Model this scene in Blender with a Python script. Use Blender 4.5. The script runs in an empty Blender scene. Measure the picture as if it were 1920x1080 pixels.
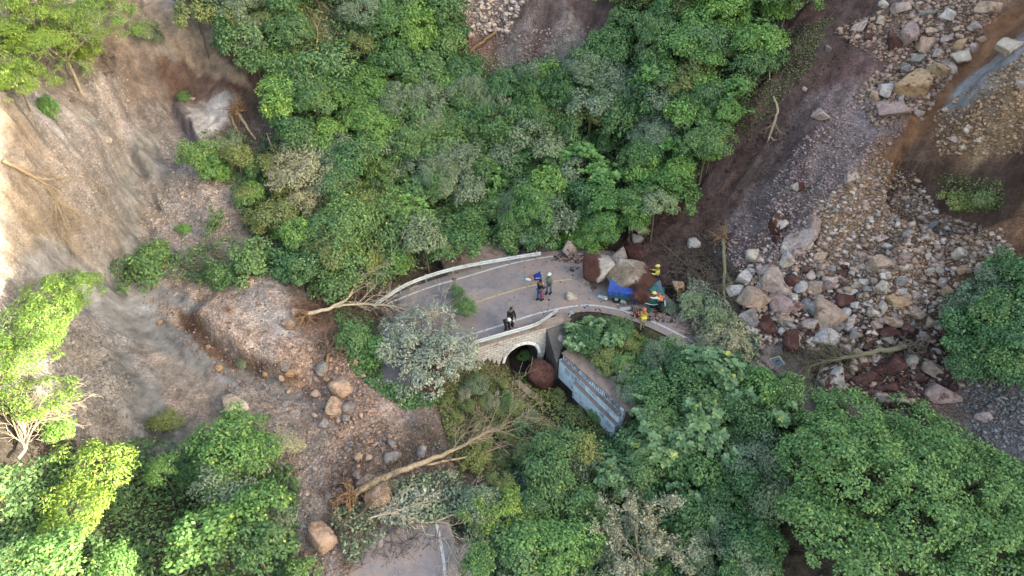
import bpy, math, random
import numpy as np
from mathutils import Vector, Matrix

random.seed(7)
RNG = np.random.RandomState(11)
SC = bpy.context.scene
COL = SC.collection
R = math.radians

# ------------------------------------------------------------------ camera
CAM_H, PITCH, FPX = 30.2, R(41.0), 1280.0
cam_d = bpy.data.cameras.new("camera")
cam_d.lens = 24.0
cam_d.sensor_width = 36.0
cam_d.clip_start = 0.1
cam_d.clip_end = 2000.0
cam = bpy.data.objects.new("camera", cam_d)
cam.location = (0, 0, CAM_H)
cam.rotation_euler = (math.pi / 2 - PITCH, 0, 0)
COL.objects.link(cam)
SC.camera = cam

# ------------------------------------------------------------------ sky, sun, exposure
SUN_EL, SUN_AZ = R(20.0), R(110.0)          # azimuth clockwise from +y: right of the view and a little behind it
w = bpy.data.worlds.new("World")
SC.world = w
w.use_nodes = True
nt = w.node_tree
bg = nt.nodes["Background"]
sky = nt.nodes.new("ShaderNodeTexSky")
sky.sky_type = 'NISHITA'
sky.sun_disc = False
sky.sun_elevation = SUN_EL
sky.sun_rotation = SUN_AZ
sky.air_density = 1.0
sky.dust_density = 4.0
sky.ozone_density = 0.6
nt.links.new(sky.outputs[0], bg.inputs[0])
bg.inputs[1].default_value = 0.15
sd = bpy.data.lights.new("sun", 'SUN')
sd.energy = 3.4
sd.angle = R(0.6)
sd.color = (1.0, 0.92, 0.78)
sun = bpy.data.objects.new("sun", sd)
COL.objects.link(sun)
sun_vec = Vector((math.sin(SUN_AZ) * math.cos(SUN_EL), math.cos(SUN_AZ) * math.cos(SUN_EL), math.sin(SUN_EL)))
sun.rotation_euler = sun_vec.to_track_quat('Z', 'Y').to_euler()
sun.location = (0, 0, 60)
SC.view_settings.view_transform = 'Standard'
SC.view_settings.look = 'None'
SC.view_settings.gamma = 1.0
SC.view_settings.use_white_balance = True
SC.view_settings.white_balance_temperature = 7100
SC.view_settings.white_balance_tint = 4
SC.view_settings.exposure = 2.82
SC.render.film_transparent = False
SC.cycles.max_bounces = 6
SC.cycles.diffuse_bounces = 3
SC.cycles.transmission_bounces = 3

# ------------------------------------------------------------------ noise
def _hash(ix, iy, s):
    h = (ix.astype(np.int64) * 374761393 + iy.astype(np.int64) * 668265263 + s * 1274126177) & 0x7fffffff
    h = ((h ^ (h >> 13)) * 1274126177) & 0x7fffffff
    h = (h ^ (h >> 16)) & 0xffff
    return h / 65535.0

def vnoise(x, y, s=0):
    x = np.asarray(x, float); y = np.asarray(y, float)
    ix = np.floor(x); iy = np.floor(y)
    fx = x - ix; fy = y - iy
    fx = fx * fx * (3 - 2 * fx); fy = fy * fy * (3 - 2 * fy)
    a = _hash(ix, iy, s); b = _hash(ix + 1, iy, s); c = _hash(ix, iy + 1, s); d = _hash(ix + 1, iy + 1, s)
    return (a + (b - a) * fx) * (1 - fy) + (c + (d - c) * fx) * fy - 0.5

def fbm(x, y, o=4, s=0):
    r = 0; a = 1.0
    for i in range(o):
        r = r + a * vnoise(x * 2 ** i, y * 2 ** i, s + i); a *= 0.5
    return r

def sstep(a, b, x):
    t = np.clip((x - a) / (b - a), 0, 1)
    return t * t * (3 - 2 * t)

# ------------------------------------------------------------------ rays: a point of the photograph to a direction
CP, SP = math.cos(PITCH), math.sin(PITCH)
def ray(px, py):
    px = np.asarray(px, float); py = np.asarray(py, float)
    xc = (px - 960) / FPX; yc = (540 - py) / FPX
    return np.stack([xc, CP + yc * SP, -SP + yc * CP], -1)

def at_z(px, py, z):
    d = ray(px, py)
    t = (z - CAM_H) / d[..., 2]
    return d * t[..., None] + np.array([0, 0, CAM_H])

# ------------------------------------------------------------------ terrain: survey points (image x, image y, height)
SURVEY = [
 # left ridge, cliff, chute
 (0,0,15),(200,0,13),(380,0,12.5),(330,60,11.3),(450,150,8.8),(500,190,7.6),(50,250,11.2),(0,150,13),(0,250,12.2),(0,400,9.5),
 (0,550,7.8),(0,750,6.5),(0,950,5.2),(0,1080,4.6),(110,200,10.2),(150,300,8.2),(60,320,10),(120,420,6.6),(215,470,4),(240,380,4.8),
 (245,280,6.0),(270,220,7.2),(300,120,9.6),(330,300,5.5),(430,300,5.0),(350,450,3),(200,600,3.0),(100,600,5),(100,700,4.7),(150,800,3.2),
 (280,820,.2),(300,700,1.5),(400,600,2.5),(500,550,2.6),(550,650,1.6),(450,750,1.2),(600,750,1.0),(560,900,.35),(700,700,.8),(760,850,.2),
 (640,1000,.1),(400,900,-.8),(300,950,.2),(400,1080,.2),(150,1000,2.4),(700,930,.15),(350,170,7.6),(400,230,6.4),
 # forest valley behind the road
 (500,100,10.2),(600,60,11.2),(700,20,11.5),(560,350,3.6),(640,480,1.0),(640,250,5.6),(780,420,0.2),(780,300,3.0),(780,150,7.4),(800,30,10.6),
 (900,400,-.4),(900,300,2.4),(950,200,5),(900,100,8),(950,30,10.4),(1050,60,10),(1100,0,12),(1050,130,7.6),(1050,300,2.6),(1050,400,.2),
 (1160,300,3.2),(1160,400,1.0),(1180,160,7.2),(1200,50,10.4),(1290,330,3.6),(1290,200,7.2),(1300,60,10.8),(1400,150,9.2),(1450,20,12.2),(850,470,-.7),
 (1000,440,-.3),(1080,460,0),(1180,450,.6),(1240,440,1.2),
 # right scree
 (1400,300,5.4),(1500,400,4.2),(1330,480,1.3),(1260,540,.3),(1400,500,2.1),(1500,300,6.6),(1550,180,9.4),(1600,50,12.6),(1500,500,2.6),(1600,450,4.1),
 (1600,560,2.2),(1500,600,1.2),(1400,620,.6),(1600,660,.7),(1680,600,2.3),(1700,500,4.2),(1700,400,5.8),(1700,300,7.6),(1700,200,9.8),(1720,80,12.4),
 (1800,0,15.0),(1900,50,14.6),(1860,180,12.0),(1780,250,9.4),(1780,340,7.0),(1860,360,7.9),(1900,300,9.8),(1900,450,6.8),(1820,520,4.4),(1860,620,3.6),
 (1900,720,1.6),(1780,660,1.2),(1700,730,.15),(1600,745,0),(1850,780,.1),(1450,690,0),(1560,740,0),(1900,850,-.6),
 # below the road, gully, lower right
 (860,680,-.9),(900,700,-1.3),(850,780,-.9),(930,760,-1.6),(980,770,-1.9),(900,850,-1.3),(880,960,-1.0),(1000,900,-2.6),(1000,1050,-2.8),(1150,950,-3.4),
 (1150,1080,-3.4),(1190,780,-1.3),(1120,680,-.9),(1080,630,-.5),(1200,660,-.5),(1300,680,-.4),(1250,760,-1.5),(1380,720,-.4),(1400,800,-1.6),(1300,900,-3.2),
 (1500,800,-.9),(1600,820,-1.1),(1500,950,-3.2),(1750,850,-1.2),(1700,1000,-3.2),(1900,1000,-2.4),(1400,1080,-3.8),(1900,1080,-3),
]
SV = np.array(SURVEY, float)
P0 = at_z(SV[:, 0], SV[:, 1], SV[:, 2])
EXTRA = np.array([[0,-12,-7],[-30,-5,6],[30,-5,2],[-45,20,16],[-55,45,26],[45,20,12],[52,42,26],[0,85,34],[-45,80,34],[45,80,36],[22,62,24],[-20,66,24],
                  [0,64,18],[38,33,13],[36,50,22]], float)
ROADPTS = np.array([[-4.5,3],[-5.2,9],[-5.7,14.5],[-7.2,20],[-8.7,25.3],[-7.9,29.6],[-5.2,31.9],[-2,33.5],[1.7,35.1],[5.4,35.7],[9,34.6],[12.4,32.2],[15.3,29.2],
                    [18.5,27],[22,25.5],[26,24.8],[34,24.2],[48,24]], float)
def catmull(p, n=14):
    p = np.vstack([2 * p[0] - p[1], p, 2 * p[-1] - p[-2]]); out = []
    for i in range(1, len(p) - 2):
        for k in range(n):
            t = k / n
            out.append(0.5 * ((2 * p[i]) + (-p[i-1] + p[i+1]) * t + (2*p[i-1] - 5*p[i] + 4*p[i+1] - p[i+2]) * t*t + (-p[i-1] + 3*p[i] - 3*p[i+1] + p[i+2]) * t**3))
    out.append(p[-2]); return np.array(out)
ROAD = catmull(ROADPTS)

KX = np.vstack([P0[:, :2], EXTRA[:, :2]]); KZ = np.concatenate([P0[:, 2], EXTRA[:, 2]])
def tps(d):
    return np.where(d > 1e-9, d * d * np.log(np.maximum(d, 1e-9)), 0)
def solve_rbf(X, V, lam):
    n = len(X)
    D = np.sqrt(((X[:, None] - X[None]) ** 2).sum(-1))
    A = np.zeros((n + 3, n + 3))
    A[:n, :n] = tps(D) + lam * np.eye(n)
    A[:n, n] = 1; A[:n, n+1:] = X; A[n, :n] = 1; A[n+1:, :n] = X.T
    b = np.zeros((n + 3,) + V.shape[1:]); b[:n] = V
    return np.linalg.solve(A, b)
WR = solve_rbf(KX, KZ, 0.35)
def rbf_eval(x, y):
    out = np.zeros(x.shape)
    xf, yf, of = x.ravel(), y.ravel(), out.ravel()
    for s in range(0, len(xf), 20000):
        a = np.stack([xf[s:s+20000], yf[s:s+20000]], -1)
        D = np.sqrt(((a[:, None] - KX[None]) ** 2).sum(-1))
        of[s:s+20000] = tps(D) @ WR[:-3] + WR[-3] + a @ WR[-2:]
    return of.reshape(x.shape)

def dist_poly(x, y, P):
    best = np.full(x.shape, 1e9); side = np.zeros(x.shape); par = np.zeros(x.shape); L = 0
    for i in range(len(P) - 1):
        ax, ay = P[i][:2]; bx, by = P[i+1][:2]
        dx, dy = bx - ax, by - ay; l2 = dx*dx + dy*dy
        t = np.clip(((x - ax) * dx + (y - ay) * dy) / l2, 0, 1)
        d = np.hypot(x - ax - t*dx, y - ay - t*dy)
        s = dx * (y - ay) - dy * (x - ax)
        m = d < best
        best = np.where(m, d, best); side = np.where(m, np.sign(s), side); par = np.where(m, L + t * math.sqrt(l2), par)
        L += math.sqrt(l2)
    return best, side, par

# stone culvert wall line and graffiti wall line (world)
WL0, WL1 = np.array([-4.6, 28.15]), np.array([3.7, 31.55])
WDIR = (WL1 - WL0) / np.linalg.norm(WL1 - WL0); WNOR = np.array([-WDIR[1], WDIR[0]])   # WNOR points to the road
GW0 = at_z(1056, 665, -1.0)[:2]; GW1 = at_z(1170, 766, -1.0)[:2]
GDIR = (GW1 - GW0) / np.linalg.norm(GW1 - GW0); GNOR = np.array([-GDIR[1], GDIR[0]])     # points away from the gully
if GNOR[0] < 0: GNOR = -GNOR
GULLY = np.array([[-1.6,40],[-0.6,35.5],[.55,31.2],[1.5,29.3],[3.1,27.2],[4.9,24.9],[6.8,22.4],[9,20],[12,17],[15,12],[17,4]], float)
GFLOOR = lambda s: -2.75 - 0.055 * np.clip(s, 0, 30)

def terrain(x, y):
    z = rbf_eval(x, y)
    r = np.hypot(x, y - 30)
    far = sstep(45, 75, r)
    z = z * (1 - far) + np.clip(z, -8, 45) * far
    # mountain on the right, outside the frame, that keeps the valley in shade
    crest = np.clip(51.8 + 1.1 * (y + 12), 36, 65) + 3.0 * fbm(x * .05, y * .11, 4, 5) + 1.2 * fbm(y * .6, y * 0 + 3, 3, 9)
    z = z * (1 - sstep(48, 88, x)) + crest * sstep(48, 88, x)
    # left slope, outside the frame
    z = z + 14 * sstep(36, 90, -x)
    near = 1 - sstep(60, 95, r)
    # erosion runnels along the fall line
    l = sstep(9, 16, -x) * near
    dm, _, _ = dist_poly(x, y, CHUTE); calm = sstep(1.2, 3.0, dm)
    l = l * (.25 + .75 * calm)
    u = x * .66 + y * .75; v = -x * .75 + y * .66 * 1
    wob = fbm(x * .12, y * .12, 3, 2) * 3
    rid = .5 - np.abs(fbm((u + wob * .6) * 1.1, v * .16, 3, 23)) * 1.6
    z = z + l * (0.5 * fbm((u + wob) * .42, v * .09, 4, 20) + .20 * fbm(x * .9, y * .9, 3, 22) + .22 * rid)
    # cliff flutes on the left
    cl = sstep(23, 25, -x) * sstep(26, 30, y) * (1 - sstep(46, 50, y))
    fl = np.abs(fbm((x * .55 + y * .75 + wob * .5) * .75, (y * .6 - x * .7) * .2, 4, 31))
    z = z - cl * 2.6 * (0.35 - fl)
    rr = sstep(10, 16, x) * near
    u2 = x * .72 - y * .69 + wob * .5; v2 = x * .69 + y * .72
    rid2 = .5 - np.abs(fbm(u2 * 1.0, v2 * .17, 3, 43)) * 1.6
    z = z + rr * (0.7 * fbm(u2 * .38, v2 * .10, 4, 40) + .3 * fbm(x * .8, y * .8, 3, 42) + .25 * rid2)
    dl, sl, pl = dist_poly(x, y, LIP)
    z = z - rr * 2.6 * (sl > 0) * np.exp(-np.maximum(dl, 0) / 2.6) * sstep(0, .25, dl) * (pl > .01) * (pl < LIPL - .01) + rr * .55 * np.exp(-(dl / .8) ** 2) * (sl < 0)
    # steps: cliff edge over the mud chute, spur ledge, banks of the mud stream and the trench
    for L_, h_, fall, sg_, soft in STEPS:
        dd, ss_, pp = dist_poly(x, y, L_)
        LL = float(np.linalg.norm(np.diff(L_, axis=0), axis=1).sum())
        jag = .35 * fbm(x * .9, y * .9, 3, 33)
        z = z + h_ * np.exp(-dd / fall) * sstep(0, soft, dd * (ss_ == sg_) + jag * (ss_ == sg_)) * (ss_ == sg_) * sstep(0, 1.6, pp) * (1 - sstep(LL - 1.6, LL, pp))
    # far scarp at the top
    z = z + sstep(44, 48, y) * near * (1 - rr) * (1 - l) * .9 * fbm(x * .45, y * .15, 4, 50)
    z = z + near * (.2 + .8 * calm) * (.16 * fbm(x * 1.7, y * 1.7, 3, 60) + .07 * fbm(x * 4.3, y * 4.3, 2, 61))
    # orange channel on the right scree
    dch, _, _ = dist_poly(x, y, CHAN)
    z = z - 1.0 * np.exp(-(dch / 1.1) ** 2)
    # undercut hollow
    dh = np.hypot((x - HOLL[0]) / 3.6, (y - HOLL[1]) / 2.0)
    z = z - 0.9 * np.exp(-dh ** 2)
    # mud chute: smooth trough
    dm, _, _ = dist_poly(x, y, CHUTE)
    z = z - .7 * np.exp(-(dm / 1.8) ** 2)
    dn, _, _ = dist_poly(x, y, TRENCH)
    z = z - .6 * np.exp(-(dn / .55) ** 2)
    # road bench
    dr, side, par = dist_poly(x, y, ROAD)
    wsouth = (x - WL0[0]) * WNOR[0] + (y - WL0[1]) * WNOR[1]          # >0 on the road side of the culvert wall
    clear = sstep(-9.4, -7.6, x) * (y > 26) + (y < 19.0) * (1 - sstep(16.3, 17.6, y + .8 * fbm(x * .6, y * .6, 3, 12))) * sstep(-7.4, -6.2, x + .9 * fbm(x * .5, y * .5, 3, 14))
    clear = np.clip(clear, 0, 1) * (1 - sstep(10.8, 12.6, x + .6 * (y - 32)))
    wd = (1 - sstep(3.9, 5.4, dr)) * clear
    cutw = np.where((x > -5) & (x < 3.7) & (y > 24), wsouth > 0.25, True)
    wd = wd * cutw
    z = z * (1 - wd) + (-0.09) * wd
    bur = (dr < 4.2) & (((x > 11.5) | ((y > 3) & (y < 27) & (x < 0))))
    z = np.where(bur & (wd < .02), np.maximum(z, .10 + .25 * (fbm(x * .5, y * .5, 3, 66) + .5)), z)
    # the gully
    dg, sg, pg = dist_poly(x, y, GULLY)
    fl_ = GFLOOR(pg)
    under = (wsouth > .0) & (wsouth < 9.6)
    bank = np.where(under, 6.0, np.where(sg < 0, 0.95, 1.1))
    tgt = fl_ + np.maximum(0, dg - np.where(pg < 9.5, 1.25, 1.0)) * bank + .12 * fbm(x * 1.2, y * 1.2, 3, 77)
    gm = (pg < 60)
    behind = (x - GW0[0]) * GNOR[0] + (y - GW0[1]) * GNOR[1]
    along = (x - GW0[0]) * GDIR[0] + (y - GW0[1]) * GDIR[1]
    Lg = np.linalg.norm(GW1 - GW0)
    keep = (behind > 0.15) & (along > -1.3) & (along < Lg + .3) & (wsouth < .2)
    z2 = np.where(gm, np.minimum(z, tgt), z)
    z = np.where(keep, np.minimum(np.maximum(z, -1.05), -1.08 + np.maximum(0, behind - .9) * .5), z2)
    # in front of the wall the ground may not rise over its foot
    fr = (wsouth < 0.12) & (wsouth > -1.6) & (x > -5) & (x < 1.0)
    z = np.where(fr, np.minimum(z, -1.15 + (-x) * .05), z)
    return z

CHAN = at_z(np.array([1905,1830,1760,1700,1660,1690,1720]), np.array([30,110,190,250,300,360,400]), np.array([14.5,13,11,9.2,7.8,6.6,5.6]))[:, :2]
HOLL = at_z(1830, 380, 7.2)[:2]
LIP = at_z(np.array([1700,1682,1690,1720,1770,1830,1900]), np.array([255,295,335,370,398,412,415]), np.array([9.0,8.3,7.6,7.0,6.7,6.8,7.4]))[:, :2]
LIPL = float(np.linalg.norm(np.diff(LIP, axis=0), axis=1).sum())
CHUTE = at_z(np.array([330,300,250,215,230,300,420,560]), np.array([270,340,430,490,560,640,700,740]), np.array([6,5,4.2,3.8,3.2,2.2,1.5,1.1]))[:, :2]
TRENCH = at_z(np.array([330,380,440,480,560]), np.array([575,620,668,690,720]), np.array([2.8,2.3,1.8,1.6,1.3]))[:, :2]

def _ln(px, py, z): return at_z(np.array(px, float), np.array(py, float), np.array(z, float))[:, :2]
STEPS = [(_ln([285,262,240,232,228,216,205], [190,225,270,330,390,440,490], [7.4,6.8,6.0,5.4,4.9,4.3,3.8]), 3.3, 3.2, -1, .4),
         (_ln([300,330,352,372,385], [185,205,240,268,285], [7.6,7.2,6.6,6.0,5.7]), 1.3, 2.2, 1, .4),
         (_ln([188,215,245,268,280,285], [585,640,700,755,800,845], [3.2,2.5,1.9,1.2,.6,.2]), 1.3, 2.6, -1, .6),
         (_ln([330,380,440,480,560], [570,612,660,684,715], [2.8,2.4,1.9,1.7,1.4]), .7, 2.5, 1, .3),
         (_ln([70,95,105,100,85], [230,290,350,420,480], [10.3,9.6,8.6,7.4,6.2]), 1.4, 2.0, -1, .5)]
# grid: dense where the camera looks, stretched outside
def axis(lo, hi, step, far_lo, far_hi):
    a = list(np.arange(lo, hi + 1e-6, step)); s = step; v = hi
    while v < far_hi: s *= 1.12; v += s; a.append(v)
    s = step; v = lo; pre = []
    while v > far_lo: s *= 1.12; v -= s; pre.append(v)
    return np.array(pre[::-1] + a)
GX = axis(-34, 34, .13, -190, 190); GY = axis(12, 56, .13, -120, 190)
MX, MY = np.meshgrid(GX, GY, indexing='ij')
MZ = terrain(MX, MY)

def ground_z(x, y):
    x = np.asarray(x, float); y = np.asarray(y, float)
    i = np.clip(np.searchsorted(GX, x) - 1, 0, len(GX) - 2); j = np.clip(np.searchsorted(GY, y) - 1, 0, len(GY) - 2)
    fx = (x - GX[i]) / (GX[i+1] - GX[i]); fy = (y - GY[j]) / (GY[j+1] - GY[j])
    return (MZ[i, j] * (1 - fx) * (1 - fy) + MZ[i+1, j] * fx * (1 - fy) + MZ[i, j+1] * (1 - fx) * fy + MZ[i+1, j+1] * fx * fy)

def hit(px, py, h=0.0):
    """first point of the terrain raised by h that the line of sight meets"""
    px = np.atleast_1d(np.asarray(px, float)); py = np.atleast_1d(np.asarray(py, float)); h = np.broadcast_to(np.asarray(h, float), px.shape)
    d = ray(px, py); T = np.full(px.shape, 130.0); done = np.zeros(px.shape, bool)
    for t in np.arange(12, 130, .25):
        p = d * t; q = (p[:, 2] + CAM_H) < ground_z(p[:, 0], p[:, 1]) + h
        new = q & ~done; T[new] = t; done |= q
        if done.all(): break
    lo = T - .25; hi = T.copy()
    for _ in range(8):
        m = (lo + hi) / 2; p = d * m[:, None]
        q = (p[:, 2] + CAM_H) < ground_z(p[:, 0], p[:, 1]) + h
        hi = np.where(q, m, hi); lo = np.where(q, lo, m)
    p = d * hi[:, None]; p[:, 2] += CAM_H
    return p
def hit1(px, py, h=0.0): return hit([px], [py], h)[0]
def scale_at(p):
    """metres per photograph pixel at p"""
    v = np.array([p[0], p[1], p[2] - CAM_H]); return (v[1] * CP - v[2] * SP) / FPX

# ------------------------------------------------------------------ materials
def lin(c):
    return tuple((v / 255 / 12.92) if v / 255 <= .04045 else ((v / 255 + .055) / 1.055) ** 2.4 for v in c)
def newmat(name, rough=.9, spec=.2):
    m = bpy.data.materials.new(name); m.use_nodes = True
    b = m.node_tree.nodes["Principled BSDF"]
    b.inputs["Roughness"].default_value = rough
    b.inputs["Specular IOR Level"].default_value = spec
    return m, m.node_tree, b
def N(nt, t, **k):
    n = nt.nodes.new(t)
    for a, v in k.items(): setattr(n, a, v)
    return n
def ramp(nt, stops, fac):
    r = N(nt, "ShaderNodeValToRGB"); e = r.color_ramp.elements
    while len(e) < len(stops): e.new(.5)
    for i, (p, c) in enumerate(stops):
        e[i].position = p; e[i].color = (c[0], c[1], c[2], 1)
    nt.links.new(fac, r.inputs[0]); return r
def noise(nt, vec, scale, detail=5, rough=.6):
    n = N(nt, "ShaderNodeTexNoise"); n.inputs["Scale"].default_value = scale
    n.inputs["Detail"].default_value = detail; n.inputs["Roughness"].default_value = rough
    if vec is not None: nt.links.new(vec, n.inputs["Vector"])
    return n
def mix(nt, fac, a, b, mode='MIX'):
    m = N(nt, "ShaderNodeMix", data_type='RGBA', blend_type=mode)
    for s, v in ((0, fac), (6, a), (7, b)):
        if hasattr(v, 'links'): nt.links.new(v, m.inputs[s])
        elif s == 0: m.inputs[0].default_value = v
        else: m.inputs[s].default_value = (v[0], v[1], v[2], 1)
    return m.outputs[2]
def math_(nt, op, a, b=None):
    m = N(nt, "ShaderNodeMath", operation=op)
    for i, v in enumerate((a, b)):
        if v is None: continue
        if hasattr(v, 'links'): nt.links.new(v, m.inputs[i])
        else: m.inputs[i].default_value = v
    return m.outputs[0]
def bump(nt, b, h, strength=.5, dist=.1):
    n = N(nt, "ShaderNodeBump"); n.inputs["Strength"].default_value = strength; n.inputs["Distance"].default_value = dist
    nt.links.new(h, n.inputs["Height"]); nt.links.new(n.outputs[0], b.inputs["Normal"]); return n

ALB = 0.62        # albedo of a surface that shows at full value in the shade of the photograph

# ------------------------------------------------------------------ mesh helpers
def mk_mesh(name, V, F, mat=None, smooth=False, attr=None):
    """V (n,3); F (m,k) array of equal faces or list"""
    me = bpy.data.meshes.new(name)
    V = np.asarray(V, np.float32)
    if isinstance(F, np.ndarray):
        m, k = F.shape
        me.vertices.add(len(V)); me.vertices.foreach_set("co", V.ravel())
        me.loops.add(m * k); me.loops.foreach_set("vertex_index", F.astype(np.int32).ravel())
        me.polygons.add(m); me.polygons.foreach_set("loop_start", np.arange(0, m * k, k, dtype=np.int32))
        me.update(calc_edges=True)
    else:
        me.from_pydata([tuple(map(float, v)) for v in V], [], F); me.update()
    if smooth: me.polygons.foreach_set("use_smooth", [True] * len(me.polygons))
    if mat is not None:
        for m_ in (mat if isinstance(mat, (list, tuple)) else [mat]): me.materials.append(m_)
    if attr is not None:
        for an, A in attr.items():
            a = me.color_attributes.new(an, 'FLOAT_COLOR', 'POINT')
            a.data.foreach_set("color", np.asarray(A, np.float32).ravel())
    return me
def link(name, me, parent=None, loc=(0, 0, 0), rot=(0, 0, 0), scale=(1, 1, 1)):
    o = bpy.data.objects.new(name, me); COL.objects.link(o)
    o.location = loc; o.rotation_euler = rot; o.scale = scale
    if parent is not None: o.parent = parent
    return o
def empty(name, loc=(0, 0, 0), rz=0.0):
    o = bpy.data.objects.new(name, None); COL.objects.link(o); o.location = loc; o.rotation_euler = (0, 0, rz)
    o.empty_display_size = .3
    return o
def tag(o, label=None, cat=None, group=None, kind=None):
    if label: o["label"] = label
    if cat: o["category"] = cat
    if group: o["group"] = group
    if kind: o["kind"] = kind
    return o

class MB:
    def __init__(s): s.v = []; s.f = []
    def add(s, V, F):
        b = len(s.v); s.v.extend([tuple(map(float, p)) for p in V]); s.f.extend([tuple(i + b for i in f) for f in F])
    def box(s, c, size, rz=0, M=None):
        x, y, z = [a / 2 for a in size]
        P = [Vector((i * x, j * y, k * z)) for i in (-1, 1) for j in (-1, 1) for k in (-1, 1)]
        m = (Matrix.Rotation(rz, 3, 'Z') if M is None else M)
        P = [m @ p + Vector(c) for p in P]
        s.add(P, [(0, 1, 3, 2), (4, 6, 7, 5), (0, 4, 5, 1), (2, 3, 7, 6), (0, 2, 6, 4), (1, 5, 7, 3)])
    def tube(s, pts, rad, n=6, cap=True):
        pts = [Vector(p) for p in pts]
        if not hasattr(rad, '__len__'): rad = [rad] * len(pts)
        b = len(s.v); up = Vector((0, 0, 1)); prev = None
        for i, p in enumerate(pts):
            t = (pts[min(i + 1, len(pts) - 1)] - pts[max(i - 1, 0)])
            if t.length < 1e-6: t = Vector((0, 0, 1))
            t.normalize()
            a = t.cross(up if prev is None else prev)
            if a.length < 1e-3: a = t.cross(Vector((1, 0, 0)))
            a.normalize(); c = a.cross(t).normalized(); prev = c
            for k in range(n):
                q = 2 * math.pi * k / n
                s.v.append(tuple(p + (a * math.cos(q) + c * math.sin(q)) * rad[i]))
        for i in range(len(pts) - 1):
            for k in range(n):
                s.f.append((b + i*n + k, b + i*n + (k+1) % n, b + (i+1)*n + (k+1) % n, b + (i+1)*n + k))
        if cap:
            s.f.append(tuple(b + k for k in range(n))[::-1]); e = b + (len(pts) - 1) * n
            s.f.append(tuple(e + k for k in range(n)))
    def build(s, name, mat, parent=None, smooth=False, **k):
        return link(name, mk_mesh(name, s.v, s.f, mat, smooth), parent, **k)

def in_poly(px, py, poly):
    px = np.asarray(px, float); py = np.asarray(py, float); c = np.zeros(px.shape, bool)
    n = len(poly); j = n - 1
    for i in range(n):
        xi, yi = poly[i]; xj, yj = poly[j]
        if yi != yj:
            c ^= ((yi > py) != (yj > py)) & (px < (xj - xi) * (py - yi) / (yj - yi) + xi)
        j = i
    return c
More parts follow.
